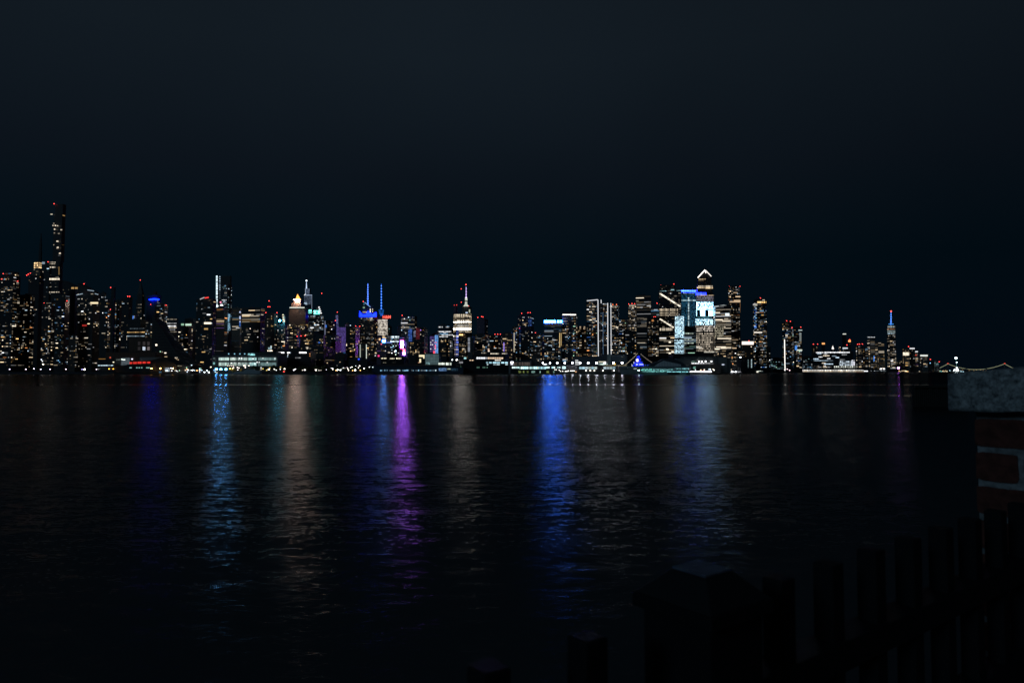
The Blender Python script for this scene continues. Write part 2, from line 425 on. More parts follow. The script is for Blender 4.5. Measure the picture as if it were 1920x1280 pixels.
shore = [(-900, 1600), (0, 1600), (700, 1602), (1165, 1600), (1336, 1604), (1352, 1900), (1400, 2300), (1470, 3050), (1660, 4300), (1705, 5200), (1745, 6100), (1768, 7000)]
sv = [((px - 960) / F * D, D) for px, D in shore] + [((1768 - 960) / F * 12500, 12500), (-14000, 12500), (-6000, 1600)]
mbs = MB().prism([(x, y, -3) for x, y in sv], [(x, y, 2.0) for x, y in sv])
structure(mbs.build('city_ground', surf('asphalt_ground', (.05, .05, .05), .9)))
fs = []; NF = 40
for i in range(NF + 1): fs.append((6000 + i * 250.0, 15500 + 500 * math.sin(i * .4), 8 + 34 * (0.5 + .5 * math.sin(i * .55 + 1) * math.cos(i * .21))))
mbh = MB(); k0 = len(mbh.v)
for x, y, h in fs: mbh.v += [(x, y, -2), (x, y + 300, h), (x, y + 2600, h * .8), (x, y + 2800, -2)]
for i in range(NF):
    for j in range(3): mbh.f.append((i*4 + j, (i+1)*4 + j, (i+1)*4 + j + 1, i*4 + j + 1)); mbh.m.append(0)
structure(mbh.build('far_hills', surf('dark_hill', (.03, .035, .03), .95)))

# ------------------------------------------------------------------ towers, left to right
RED = emit(HUE['red'], 5.0, False)
W1 = emit(HUE['white'], 1.3)
# far left, beyond the rail yards
b('residential_tower', -12, 34, 517, 1950, 688, 'room', .42, 'warm', 'dark residential tower at the far left edge with paired warm windows in columns', 'black', tiers=[(3, 31, 509)], beacons=[(6, 513), (33, 527), (3, 523)], gain=1.1)
b('residential_tower', 34, 62, 552, 2000, 690, 'room', .42, 'warm', 'low residential tower with many cream and blue windows beside the far left tower', 'dark')
b('hotel_tower', 49, 78, 516, 2250, 600, 'room', .05, 'warm', 'nearly unlit slab tower with red lamps at its roof left of the supertall tower', 'black', beacons=[(50, 516), (53, 514), (57, 512)])
t = b('skyscraper', 54, 78, 506, 2700, 520, 'room', .3, 'gold', 'stepped tower with a glowing golden crown left of the supertall tower', 'stone', tiers=[(57, 74, 502)])
roofbox(t, 57.5, 73, 491.5, 502, 'lit_crown', glass_glow((1, .66, .32), 1.5, 7, 9, .45))
t = b('slender_tower', 66.5, 73, 470, 3000, 490, None, 0, 'warm', 'very thin dark tapering tower rising behind the golden crown', 'black', tiers=[(67.3, 72.4, 456), (68.2, 71.8, 446), (69.1, 71.2, 437)], bulk=0)
t = b('skyscraper', 77, 93, 492, 2650, 560, 'room', .25, 'cool', 'narrow tower with bluish top windows tucked against the supertall tower', 'dark', beacons=[(90, 491)])
rect(t, 79, 491, 84, 495, emit(HUE['cool'], .35), 'lit_louvre'); 
# supertall
t = b('supertall_tower', 91.5, 113, 490, 2400, 600, 'room', .035, 'warm', 'tallest slender tower of the left cluster, mostly dark with two warm bands at mid height', 'dark', tiers=[(93.2, 115.2, 400), (95, 116, 382)], beacons=[(101.5, 382)], bulk=0)
for (x0, x1, y0, y1, s) in ((93, 104, 491, 492.3, .5), (93, 103, 494, 495.4, .5), (94, 104, 500, 502, .8), (92.5, 111.5, 521.5, 524.8, 1.0), (92.5, 99, 518.3, 519.4, .5), (105, 110, 519, 520.2, .3),
                           (92.5, 97, 537.6, 539, .9), (103, 109, 537.6, 539.2, .9), (92.6, 111, 547, 548.6, .75)):
    rect(t, x0, y0, x1, y1, glass_glow(HUE['cream'], s, 5, 20, .25), 'lit_floor')
for (x, y) in ((100, 419), (98.5, 423), (103, 423), (107, 423.5), (101.5, 430), (113.5, 431), (109, 438), (101, 437), (106, 452.5), (108, 453), (107, 464), (106, 465.5), (111, 475), (95, 402)):
    rect(t, x, y - 1, x + random.choice([2.2, 3, 3.6]), y + .8, emit(HUE['cream'], random.choice([.25, .6, 1.1])), 'window')
bar(t, 110.6, 500, 110.6, 515, 1.6, emit(HUE['gold'], .18), 'lit_shaft')
t = b('apartment_tower', 76, 101, 565, 1980, 688, 'room', .42, 'warm', 'apartment tower with two red roof lamps standing before the supertall tower', 'black', beacons=[(83, 568), (90, 568)], tiers=[])
b('apartment_tower', 98, 128, 552, 2100, 688, 'room', .38, 'mix', 'apartment tower of scattered cream windows directly right of the supertall tower', 'dark', beacons=[(125.5, 564)])
t = b('apartment_tower', 113, 148, 525, 2350, 560, 'room', .07, 'warm', 'dark tower with a roof falling to the right and two amber windows near its top', 'black', top=(525, 537))
rect(t, 134, 538.5, 139, 541.5, emit(HUE['gold'], .5), 'window'); rect(t, 141, 538.5, 147.5, 541.5, emit(HUE['gold'], .45), 'window')
t = b('apartment_tower', 142, 185, 532, 2050, 690, 'room', .22, 'cream', 'broad tower with a roof sloping down to the right edged in pale blue light', 'dark', top=(530, 548), beacons=[(157.5, 532)])
for x0, y0, x1, y1 in ((164, 543.5, 176, 545.5), (143.5, 553, 155, 550.5), (178, 550.5, 184, 552)): bar(t, x0, y0, x1, y1, 1.3, emit(HUE['cool'], .5), 'roof_edge_light')
rect(t, 170, 566.3, 184, 569.6, emit((1, .8, .5), 1.1), 'lit_floor'); rect(t, 154.5, 608.5, 162.5, 611.5, emit(HUE['red'], .35), 'window')
b('apartment_tower', 128, 146, 628, 1900, 690, 'room', .5, 'warm', 'low cluster block with tightly packed windows left of the broad sloped tower', 'brick')
b('apartment_tower', 184, 206, 560, 2250, 655, 'room', .42, 'warm', 'stepped apartment block with warm windows left of the tall brick chimney', 'dark', tiers=[(186, 196, 548)])
t = b('smokestack', 205.6, 213.6, 538.5, 1720, 655, None, 0, 'warm', 'tall dark brick chimney with red lamps at its top and halfway up', 'black', beacons=[(207.5, 539), (207.2, 580), (213, 580)], bulk=0)
b('apartment_tower', 211, 226, 563, 2300, 655, 'room', .5, 'mix', 'narrow block of warm and blue windows right behind the tall brick chimney', 'dark')
b('office_tower', 223, 246, 556, 2350, 655, 'room', .22, 'warm', 'dark tower with a notched roof and two red lamps right of the brick chimney', 'black', top=(560, 556), beacons=[(239.5, 555.5), (243.3, 555.5)])
t = b('spired_tower', 251, 270, 588, 2700, 606, 'room', .3, 'cream', 'tapering tower ending in a sharp dark point with a red tip', 'dark', tiers=[(252.5, 269, 562), (254.5, 268, 551)], bulk=0)
p0 = corners(footprint(255, 267.5, 2704), zat(551, 2704)); ap = at(263, 525, 2720)
MB().prism(p0, [(ap.x + (q[0] - p0[0][0]) * .03, ap.y + (q[1] - p0[0][1]) * .03, ap.z) for q in p0]).build('pointed_roof', BODY['dark'], t['root']); block('aviation_light', ap, 2.6, 2, 2, RED, t['root'])
t = b('office_tower', 272, 300, 553, 2550, 582, 'room', .07, 'mix', 'tower crowned by a thin bright blue line of light left of the sloping pyramid building', 'blue', beacons=[(283, 570.5)])
roofbox(t, 284, 292, 546.5, 553)
bar(t, 280, 561.5, 288.5, 560.8, 2.0, emit((.0012, .008, 1), 26), 'blue_light_line'); bar(t, 288.5, 560.8, 298, 561.3, 2.0, emit((.0012, .008, 1), 26), 'blue_light_line')
b('apartment_tower', 288, 313, 570, 2200, 690, 'room', .38, 'mix', 'apartment tower with cool white upper windows and a red lamp at its right corner', 'black', beacons=[(311.5, 572)])
b('apartment_tower', 243, 256, 590, 2250, 640, 'room', .3, 'warm', 'small tower with a vertical blue neon strip between two dark towers', 'dark', key='neonblue')
rect(ALL['neonblue'], 249, 592, 251, 600, emit(HUE['blue'], .8), 'neon_strip')
t = b('office_block', 237, 272, 598, 1950, 640, None, 0, 'cool', 'squat black office block striped with one blue and one amber floor', 'black')
for y, h, s in ((616.5, 'cool', .3), (619.3, 'sky', .5), (622.6, 'gold', .7), (630, 'cool', .35)): rect(t, 239 if y > 618 else 244, y - .9, 271, y + .9, glass_glow(HUE[h], s, 4.5, 30, .3), 'lit_floor')
b('apartment_tower', 256, 290, 602, 2100, 680, 'room', .3, 'mix', 'apartment slab behind the sloping pyramid building with loose yellow windows', 'dark')
# sloping pyramid building
pyr = thing('pyramid_building', 'sloping pyramid shaped apartment building with a curved hypotenuse near the shore', 'apartment building', (at(310, 696, 1700).x, 1700, 2))
prof = [(284, 697), (285, 600), (287.5, 586), (292, 600), (302, 615), (311, 629), (322, 649), (336, 666), (347, 677), (357, 684), (358, 697)]
prof = [(at(x, y, 1700).x, 1700, max(2, zat(y, 1700))) for x, y in prof]
mb = MB(); mb.prism(prof, [(x + 10, y + 55, 2 + (z - 2) * .8) for x, y, z in prof]); mb.build('sloped_body', BODY['dark'], pyr)
PY = dict(root=pyr, D=1700, zt=300)
for (x, y, w, h_, c, s) in ((310, 661.5, 3.5, 2, 'cream', 1.4), (311, 668.5, 5, 1.4, 'warm', .5), (329, 670.5, 2, 1.5, 'cream', .8), (332, 670.3, 1.6, 1.2, 'cream', .8), (331, 673, 1.5, 1.5, 'warm', .6), (334, 674.5, 2, 1.6, 'warm', .7), (293, 646.5, 3, 3, 'cream', 2.2), (300.5, 659, 1.6, 2.2, 'green', .8), (295, 663, 2, 2, 'cool', .7), (304, 659.5, 1.4, 1.6, 'cream', .4), (320, 672, 2, 1.5, 'white', .5)):
    block('window', at(x, y, 1699.3), w * 1.33, .8, h_ * 1.33, emit(HUE[c], s), pyr, 0)
b('office_tower', 312, 333, 596, 2150, 650, None, 0, 'white', 'mid rise office block with bright unbroken white floors rising over the pyramid slope', 'dark', key='band1')
for y, x1, s in ((598.5, 331, .25), (603, 329, .9), (606, 331, .3), (611.2, 330, 1.3), (614, 331, .6), (618, 328, .3), (622, 331, .2), (627, 325, .6), (634, 327, .9), (638, 331, 1.1), (642, 330, .9), (645, 326, .4)):
    rect(ALL['band1'], 312.8, y - .8, x1, y + .8, glass_glow(HUE[random.choice(['cream', 'white', 'warm'])], s, 5, 40, .15), 'lit_floor')
t = b('office_block', 333, 361, 606, 2200, 690, 'room', .38, 'warm', 'low office block topped with a pale green lit floor', 'dark')
rect(t, 340, 606.5, 345, 610, emit(HUE['green'], .5), 'lit_floor'); rect(t, 348, 606.8, 359, 610.4, emit((.7, 1, .8), .8), 'lit_floor')
b('office_tower', 345, 367, 597, 2500, 612, 'room', .1, 'warm', 'low dark roofed block just left of the wide office tower', 'black')
t = b('office_tower', 366, 404, 560, 2000, 690, 'room', .16, 'warm', 'wide black office tower with a pale roof box and a red glow on top', 'black', xc=397)
roofbox(t, 384, 403.5, 560.5, 566.5, mat=surf('pale_roof_box', (.4, .4, .42)))
bar(t, 375, 561, 383, 557.5, 1.6, emit(HUE['white'], .5), 'roof_edge_light'); bar(t, 384, 558.5, 391, 557.5, 2.2, emit(HUE['red'], 1.2), 'red_roof_light')
rect(t, 383, 604, 396, 607.4, emit((1, .85, .65), 1.5), 'lit_floor'); rect(t, 383, 615, 390, 618, emit(HUE['gold'], .5), 'lit_floor'); rect(t, 388, 588.5, 394.5, 591, emit(HUE['white'], 1.2), 'lit_floor')
t = b('skyscraper', 404, 431.5, 517, 2600, 575, None, 0, 'cool', 'tall glass tower with a ladder of white lights down its left edge', 'black', xc=429, bulk=0)
for y in range(518, 576, 3): rect(t, 405.6, y - .9, 408, y + 1.0, emit((.75, .93, 1), random.choice([.8, 1.3, 2])), 'ladder_light')
for y in range(518, 560, 4): rect(t, 411.4, y, 413.2, y + 1.6, emit(HUE['cool'], random.choice([.12, .35, .7]) if y > 528 else .8), 'ladder_light')
rect(t, 404.6, 517, 405.4, 574, emit(HUE['teal'], .2), 'glass_edge')
t = b('office_tower', 413, 433.5, 533, 2590, 626, 'room', .5, 'cool', 'blue glass shaft full of cyan windows attached right below the laddered tower', 'blue', xc=424)
rect(t, 427, 588, 432, 620, glass_glow((.4, .75, 1), .6, 5, 7, .3, var=.9), 'lit_bay')
t = b('hotel_tower', 404.5, 425.5, 577, 2150, 660, 'band', .5, 'rose', 'mid rise tower with two white floodlit domes and a pink lamp on its roof', 'brick')
for x, y, r in ((407.6, 572.8, 2.2), (415.5, 571.6, 3)):
    o = at(x, y + 1.5, 2160); mbd = MB()
    for k in range(4): a0, a1 = k * math.pi / 8, (k + 1) * math.pi / 8; rr = r * 2150 / F; mbd.tube((o.x, o.y, o.z + rr * math.sin(a0)), (o.x, o.y, o.z + rr * math.sin(a1) + .01), rr * math.cos(a0), rr * math.cos(a1) + .02, 10)
    mbd.build('lit_dome', emit((.9, .95, 1), 1.6), t['root'])
block('pink_lamp', at(413.6, 566.6, 2150), 3, 3, 4.5, emit((1, .25, .4), 1.8), t['root'])
t = b('office_tower', 434, 452, 577, 2300, 655, 'band', .3, 'warm', 'brown stone office tower with a bright blue white strip at its right corner', 'stone', xc=449, gain=.35)
for y in (585, 594, 597, 603): rect(t, 449, y - 1.3, 451.3, y + 1.4, emit((.6, .7, 1), .9), 'corner_light')
rect(t, 449, 603, 451, 612, emit(HUE['blue'], .4), 'corner_light')
t = b('office_tower', 452, 496, 576, 2150, 606, 'band', .55, 'warm', 'broad flat topped office tower with amber ribbon floors under its roof', 'dark', xc=487, gain=.7, tiers=[])
windows(t['root'], t['fp'], zat(648, 2150), zat(614, 2150), .3, 'cream', 'room', [30, []])
b('hotel_tower', 496, 520, 587, 2300, 660, 'room', .16, 'gold', 'brown tower with sparse orange windows and a red lit mast on its roof', 'brick', beacons=[(504.5, 564), (502.5, 575), (506, 575), (498.5, 586), (519.3, 586)], tiers=[(505.5, 513, 586)])
t = b('office_block', 519, 541, 608, 2300, 655, 'room', .45, 'warm', 'small stepped block with a cyan roof lamp and a column of yellow lights', 'grey')
block('roof_lamp', at(524.5, 601, 2295), 6, 2, 5.5, emit((.08, .55, .8), 120), t['root'])
bar(t, 524.5, 602.5, 524.5, 609, .8, surf('dark_steel', (.04, .04, .045), .5), 'mast')
roofbox(t, 529, 535, 590, 608, mat=BODY['stone'])
for i, y in enumerate((590, 594, 597.5, 600, 602.5)): rect(t, 529.5 + i * .3, y - .8, 532 + i * .6, y + .8, emit((1, .9, .6), 1.2), 'yellow_lamp')
# gold pyramid tower
t = b('office_tower', 540.5, 577, 577, 2500, 625, 'room', .04, 'warm', 'brown brick tower topped by a glowing golden pyramid', 'brick', xc=572, bulk=0, gain=.6, tiers=[(545, 571, 568), (549.5, 567, 562)], key='pyr')
windows(t['root'], t['fp'], zat(640, 2500), zat(607, 2500), .55, 'gold', 'room', [70, []])
rect(t, 543, 575.6, 571, 577.6, emit((.95, 1, .88), .8), 'cornice_light')
p0 = corners(footprint(552, 563.5, 2510), zat(562.5, 2510)); ap = at(557.6, 551.5, 2525)
MB().prism(p0, [(ap.x + (q[0] - p0[0][0]) * .04, ap.y + (q[1] - p0[0][1]) * .04, ap.z) for q in p0]).build('glowing_pyramid', emit((1, .36, .07), 2.6), t['root'])
rect(t, 554.2, 561.6, 562, 562.6, emit((1, .74, .60), 240), 'lantern_ring', 12)
# crystalline tower with spire
t = b('skyscraper', 570, 585, 553, 3300, 584, None, 0, 'cool', 'crystalline blue white tower stepping up to a bright needle spire', 'blue', tiers=[(572, 581, 541)], bulk=0, key='ov')
rect(t, 570.5, 554, 584.5, 571, glass_glow((.5, .65, 1), .14, 4, 5, .3), 'lit_glass'); rect(t, 572.4, 541, 573.4, 553, emit((.6, .75, 1), .6), 'edge_light')
rect(t, 573.4, 541, 580.6, 553, glass_glow((.5, .65, 1), .25, 4, 5, .3), 'lit_glass'); rect(t, 570.4, 567, 576, 571, emit((.6, .8, 1), .9), 'lit_floor')
bar(t, 570.3, 553.5, 573, 551, .9, W1, 'edge_light'); bar(t, 573, 553.5, 585, 553, .9, emit((.6, .75, 1), .7), 'edge_light'); bar(t, 584.6, 553.5, 584.6, 580, .8, emit((.6, .75, 1), .4), 'edge_light')
a = at(574.6, 541, 3310); c = at(574.6, 526, 3310); MB().tube(a, c, 3.4, .9, 6).build('needle_spire', emit((.6, .75, 1), 1.1), t['root']); block('tip_lamp', c, 4.5, 4.5, 4.5, emit((.8, .9, 1), 4, False), t['root'])
t = b('office_tower', 573, 606, 590, 2900, 622, 'room', .62, 'white', 'ornate office tower with glowing teal upper storeys below the needle spire', 'dark', tiers=[(577, 602, 582), (591, 601, 575)], beacons=[(603.2, 550)], xc=598)
rect(t, 578, 580.5, 584, 588, glass_glow((.2, .9, .75), 3.2, 8, 9, .2), 'teal_crown'); rect(t, 588, 582, 600, 589, glass_glow((.2, .95, .8), 3.2, 9, 9, .2), 'teal_crown')
for i in range(4): rect(t, 597 + i * 1.2, 575 + i * 3.6, 599.5 + i * 1.2, 577 + i * 3.6, W1, 'cornice_light')
b('office_block', 563, 598, 622, 2050, 690, 'room', .22, 'gold', 'dark block with red roof lamps beneath the golden pyramid tower', 'brick', beacons=[(557, 630.5), (564.5, 629.5), (572, 629.5)])
b('office_block', 541, 563, 616, 2150, 690, 'room', .45, 'gold', 'low block with dense gold windows left below the golden pyramid tower', 'dark')
b('office_block', 593, 612, 628, 2000, 672, 'room', .36, 'gold', 'low dark apartment block with amber windows and one blue neon mark', 'dark', key='bn'); rect(ALL['bn'], 597, 640.5, 600.5, 643.5, emit(HUE['blue'], .35), 'neon_sign')
t = b('office_tower', 607, 630, 601, 2600, 628, 'room', .45, 'cream', 'dark office tower with a pale vertical edge light at its left side', 'dark', beacons=[(629, 601)])
for y in range(602, 627, 2): rect(t, 608.5, y, 610.6, y + 1.1, emit((.6, .65, .95), .3), 'edge_light')
rect(t, 610, 609, 612.5, 614, emit(HUE['blue'], .6), 'neon_sign')
t = b('slender_tower', 629, 635, 607, 2900, 630, None, 0, 'lilac', 'thin lilac lit spire standing beside the violet facade', 'violet', tiers=[(630, 634, 591)], beacons=[(632.6, 585)], bulk=0)
rect(t, 630, 591, 634, 606, glass_glow((.45, .45, 1), .35, 3, 6, .3), 'lit_glass'); rect(t, 629, 607, 635, 628, glass_glow((.35, .35, 1), .25, 3, 6, .35), 'lit_glass')
b('apartment_tower', 603, 640, 629, 2050, 668, 'room', .32, 'warm', 'stepped apartment block of warm windows in front of the violet facade', 'dark', tiers=[])
t = b('office_tower', 632, 651, 613, 2400, 668, None, 0, 'lilac', 'narrow facade washed in violet light left of the dark slab tower', 'violet', bulk=0)
rect(t, 632.5, 613.5, 648.5, 668, glass_glow((.30, .18, .85), .28, 3.2, 5, .22, var=.5), 'violet_wash_panel'); rect(t, 642, 660, 648, 668, emit((.05, .3, .6), .25), 'screen')  # violet wash on the wall built as a glowing panel
t = b('office_block', 646, 658, 607, 2500, 612, 'room', .5, 'lilac', 'small roof storey with lilac windows peeping over the dark slab tower', 'violet')
b('apartment_tower', 648, 674, 612, 2150, 672, 'room', .3, 'gold', 'dark slab tower with scattered orange windows left of the blue crowned tower', 'black', beacons=[(667, 611), (674.5, 611.5)])
# blue crowned tower with spire
t = b('skyscraper', 672.5, 707.5, 594, 2700, 670, 'room', .42, 'warm', 'tall tower with a glowing blue crown, slanted glass top and blue needle spire', 'dark', xc=702, bulk=0, gain=.6, key='boa')
BL = glass_glow((.003, .012, 1), 9, 4.5, 60, .25, var=.6)
quad(t, [(673.6, 594), (706, 594), (706, 583), (699, 589.2)], BL, 'blue_crown'); quad(t, [(673.6, 594.2), (699, 594.2), (699, 589.2), (690, 582.5), (686, 589.3), (680, 589.3), (674, 582.5)], emit((.003, .012, 1), 8), 'blue_crown')
roofbox(t, 679, 701, 577, 594.5, 'glass_top', BODY['blue'], 12)
q = [at(x, y, 2712) for x, y in ((680, 577), (699, 577), (693, 570), (681.5, 565))]
MB().prism(q, [p + Vector((0, 40, 0)) for p in q]).build('slanted_roof', BODY['blue'], t['root'])
bar(t, 684, 567, 694.5, 575.5, 1.3, emit((.3, .55, 1), .8), 'roof_edge_light'); rect(t, 693.5, 578.5, 699, 585.5, glass_glow((1, .93, .75), 1.1, 30, 5, .22), 'lit_louvre')
rect(t, 680, 584, 688, 586, emit(HUE['cream'], .4), 'lit_floor'); rect(t, 680.5, 575, 684, 578, emit(HUE['green'], .35), 'lit_floor'); rect(t, 681.5, 566, 684, 572, emit((.1, .35, .5), .25), 'lit_glass')
rect(t, 693.5, 595, 698, 601, glass_glow((1, .92, .7), .6, 3, 5, .3), 'lit_floor')
beacon(t, 681, 565); 
def spire(B_, x, y0, y1, c, s, D, w0=1.9, w1=.7, n=12, name='needle_spire'):
    a, e = at(x, y0, D), at(x, y1, D); pm = D / F
    MB().tube(a, e, w0 * pm / 2, w1 * pm / 2, 6).build(name, emit(c, s), B_['root'])
    for i in range(n):
        k = (i + .3) / n; p = a.lerp(e, k)
        block('spire_lamp', p, 2.1 * pm * (1 - k * .5), 1.6 * pm, 1.0 * pm, emit(tuple(min(1, v + .10) for v in c), s * 2.6), B_['root'])
spire(t, 689.7, 572, 531, (.02, .16, 1), 1.3, 2712)
# companion tower with lettering
t = b('office_tower', 708.5, 727, 599, 2800, 634, None, 0, 'white', 'densely lit office tower carrying a red sign and a blue lattice mast', 'grey', tiers=[(709, 727, 592)], bulk=0, xc=724, key='ts4')
rect(t, 708.8, 599, 727, 634, glass_glow((1, .9, .76), .85, 4.4, 5.5, .28, var=.9), 'lit_offices')
roofbox(t, 717, 727, 590.5, 598, 'sign_box', surf('sign_red', (.25, .01, .01)), -5)
spire(t, 715, 580, 532, (.01, .16, .95), 1.2, 2806, 1.9, .8, 9, 'lattice_mast')
for y0, y1, w in ((580, 589, 5.4), (580.5, 588.5, 2.4)):
    for sx in (-1, 1): bar(t, 715 + sx * w * .8, y0 + 1, 715 + sx * w * .5, y1, .7, emit((.02, .22, .9), .6), 'mast_frame', 2806)
for y in (580.5, 584, 588): bar(t, 710.5, y, 719.5, y, .6, emit((.02, .22, .9), .5), 'mast_frame', 2806)
roofbox(t, 712.3, 717.6, 587, 592, 'mast_base', emit((.02, .18, .9), .5), 6)
def lettering(B_, s, px, py, hpx, mat, D, name='sign_lettering'):
    cu = bpy.data.curves.new(name, 'FONT'); cu.body = s; cu.size = 1; cu.extrude = .04; cu.align_x = 'LEFT'; cu.offset = .02
    o = bpy.data.objects.new(name, cu); link(o)
    dg = bpy.context.evaluated_depsgraph_get(); me = bpy.data.meshes.new_from_object(o.evaluated_get(dg)); bpy.data.objects.remove(o)
    k = hpx * D / F / .72; p = at(px, py, D)
    me.materials.clear(); me.materials.append(mat)
    o = bpy.data.objects.new(name, me); link(o, B_['root']); o.location = p - B_['root'].location; o.rotation_euler = (R(90), 0, TH); o.scale = (k, k, k)
    return o
rect(t, 717.2, 591.2, 726.8, 597.2, emit((1, .03, .02), .35), 'sign_face', .5)
lettering(t, 'H&M', 717.3, 596.9, 5.6, emit((1, .12, .08), 1.6), 2780)
b('office_tower', 727, 734, 611, 2850, 640, 'grid', .6, 'teal', 'thin greenish glass tower right of the tower with the red sign', 'dark')
# bright square
t = b('office_block', 728, 762, 632, 2500, 668, 'grid', .55, 'cool', 'round fronted block blazing with cool white rows behind the vertical billboard', 'blue', bulk=0, gain=3)
for y in (631, 634, 637, 640): rect(t, 733 - (y - 631) * .4, y - .8, 757, y + .9, glass_glow((.75, .9, 1), 2.2, 5, 30, .3), 'lit_floor')
b('office_block', 706, 732, 628, 2450, 672, 'room', .25, 'rose', 'violet lit block with a round amber sign and a blue floodlamp', 'violet', key='tsb', bulk=0)
t = ALL['tsb']; rect(t, 717, 637, 722.5, 641.5, emit((.06, .30, 1), 110), 'blue_floodlamp'); rect(t, 710.5, 634, 713.5, 638, emit((1, .6, .3), 1.0), 'round_sign')
rect(t, 723, 641, 735, 643, emit((.2, .35, 1), .6), 'screen'); rect(t, 714, 644, 716, 646, emit((1, .1, .2), 1.2), 'neon_sign'); rect(t, 708.5, 665.5, 711.5, 668.5, emit((1, .05, .25), 1.2), 'neon_sign')
t = b('billboard_tower', 748, 766, 628, 2350, 670, 'room', .3, 'lilac', 'tower with a tall blazing violet and red vertical billboard', 'violet', bulk=0)
rect(t, 751.6, 638.5, 756, 652.5, emit((.42, .11, 1), 180), 'vertical_billboard', 1.5); rect(t, 750.8, 637, 757, 638.5, emit((1, .08, .2), 3), 'billboard_edge', 1.5); rect(t, 750.8, 652.5, 757.5, 654.5, emit((1, .02, .06), 3), 'billboard_edge', 1.5)
rect(t, 755.5, 654.5, 759.5, 660, emit((1, .12, .15), 6), 'vertical_billboard', 1.5); rect(t, 755.8, 660, 759.5, 665, emit((.42, .12, 1), 140), 'vertical_billboard', 1.5)
rect(t, 760, 640, 763, 668, glass_glow((.3, .22, 1), .4, 3, 6, .3), 'screen')
t = b('office_tower', 751.5, 781.5, 592, 2750, 630, 'grid', .28, 'cool', 'flat roofed glass tower outlined in faint blue above the bright square', 'blue', xc=777, beacons=[(754, 591)], bulk=0)
windows(t['root'], t['fp'], zat(620, 2750), zat(598, 2750), .5, 'cream', 'band', [40, []], .6)
b('hotel_tower', 744.5, 752, 612, 3000, 625, 'grid', .1, 'rose', 'narrow dim plum coloured tower left of the flat roofed glass tower', 'violet')
t = b('office_tower', 766, 783, 616, 2500, 645, None, 0, 'lilac', 'block with a deep blue lit facade right of the vertical billboard', 'blue', bulk=0)
rect(t, 765.5, 617, 772.5, 640, glass_glow((.08, .22, .9), .4, 3, 6, .2), 'blue_facade_glow'); rect(t, 776, 620, 780, 631, glass_glow((.6, .65, 1), .35, 5, 8, .2), 'lit_bay')  # blue light on the facade built as a glowing panel
t = b('hotel_tower', 779, 802, 616, 2450, 665, 'room', .26, 'rose', 'dark round topped tower with a dull red glow on its left side', 'black', tiers=[(782, 799, 613)], bulk=0)
rect(t, 780, 614.5, 787, 636, glass_glow((.7, .05, .08), .13, 4, 6, .2), 'red_wash_glow')  # red light on the wall put in as a dim glowing panel
b('apartment_tower', 768, 787, 640, 2100, 667, 'room', .5, 'gold', 'low slab full of small amber windows above the pale cube building', 'black')
t = b('office_tower', 806, 824, 626, 2500, 664, None, 0, 'lilac', 'violet facade with square white windows and a bright cyan vertical edge', 'violet', top=(629, 621), bulk=0)
rect(t, 806, 630, 815.5, 660, glass_glow((.30, .20, .75), .22, 3, 5, .2), 'violet_wash_panel'); rect(t, 815.5, 628, 821.5, 663, glass_glow((.18, .45, 1), .8, 3, 6, .15, var=.4), 'cyan_screen')  # violet wash again laid over the wall as a glowing panel
for x, y in ((807, 642), (810, 638), (812.5, 638), (807, 646), (810.2, 646), (812.5, 650), (807, 654), (814, 642), (814, 654)): rect(t, x, y - .9, x + 2, y + .9, W1, 'window')
rect(t, 815, 641, 819.5, 643, emit((1, .15, .35), 1), 'neon_sign'); rect(t, 815.3, 646, 817.5, 655, emit((1, .1, .2), 1.4), 'neon_sign'); rect(t, 812.5, 657, 816, 662, emit((1, .06, .08), 2.2), 'neon_sign')
t = b('office_tower', 821, 850, 612, 2600, 636, 'band', .4, 'cool', 'wide round cornered tower with stacked cool white floors', 'blue', tiers=[(822, 843, 608)], gain=.8)
for y, x0, x1, s in ((613, 822, 830, .8), (613, 836, 842, .5), (621.5, 821, 846, 1.1), (624, 832, 836, 1.0), (628, 828, 849, .7), (631, 823, 840, .7)): rect(t, x0, y - .9, x1, y + .9, glass_glow(HUE['white'], s, 5, 40, .2), 'lit_floor')
b('apartment_tower', 825, 843, 634, 2150, 668, 'room', .42, 'gold', 'black slab front with gold windows beneath the round cornered tower', 'black')
t = b('office_tower', 843, 852, 637, 2350, 668, 'grid', .65, 'white', 'thin column building of pale windows left of the warmly banded tower', 'grey')
# old tower with the pale mast
t = b('skyscraper', 866, 884, 574, 3450, 604, None, 0, 'cream', 'stepped stone skyscraper with a floodlit pale mast and coloured antenna', 'stone', bulk=0, key='esb')
a = at(874, 574.5, 3460)
MB().tube(a, at(874, 571.5, 3460), 15, 9, 8).tube(at(874, 571.6, 3460), at(874, 559, 3460), 6.8, 5.2, 8).build('mooring_mast', glass_glow((.95, 1, .86), .85, 3, 30, .2, var=.3), t['root'])  # floodlighting built in as the mast's own glow
MB().tube(at(874, 559, 3460), at(874, 557, 3460), 5.2, 3, 8).build('lit_dome', emit((.9, .8, 1), 1.6), t['root'])
spire(t, 874, 557, 537, (.55, .38, .85), .8, 3462, 1.5, .6, 7, 'antenna'); beacon(t, 873.6, 533.5, size=1.3); beacon(t, 879, 573.5, s=2)
for x, y0, y1 in ((880.5, 580, 586), (882.5, 588, 597)): rect(t, x - 1.3, y0, x + 1, y1, emit((.9, .95, .7), .5), 'shoulder_glow')  # floodlight on the stone shoulders given as glowing panels, without lamps
rect(t, 873, 585, 877, 587, emit((.6, .75, 1), 1.1), 'window')
t = b('office_tower', 849.6, 885, 588, 2500, 668, None, 0, 'cream', 'broad tower banded with brilliant warm floors in front of the pale mast', 'dark', xc=881, tiers=[], beacons=[(865, 566.5), (865, 541.5)], bulk=0, key='nyt')
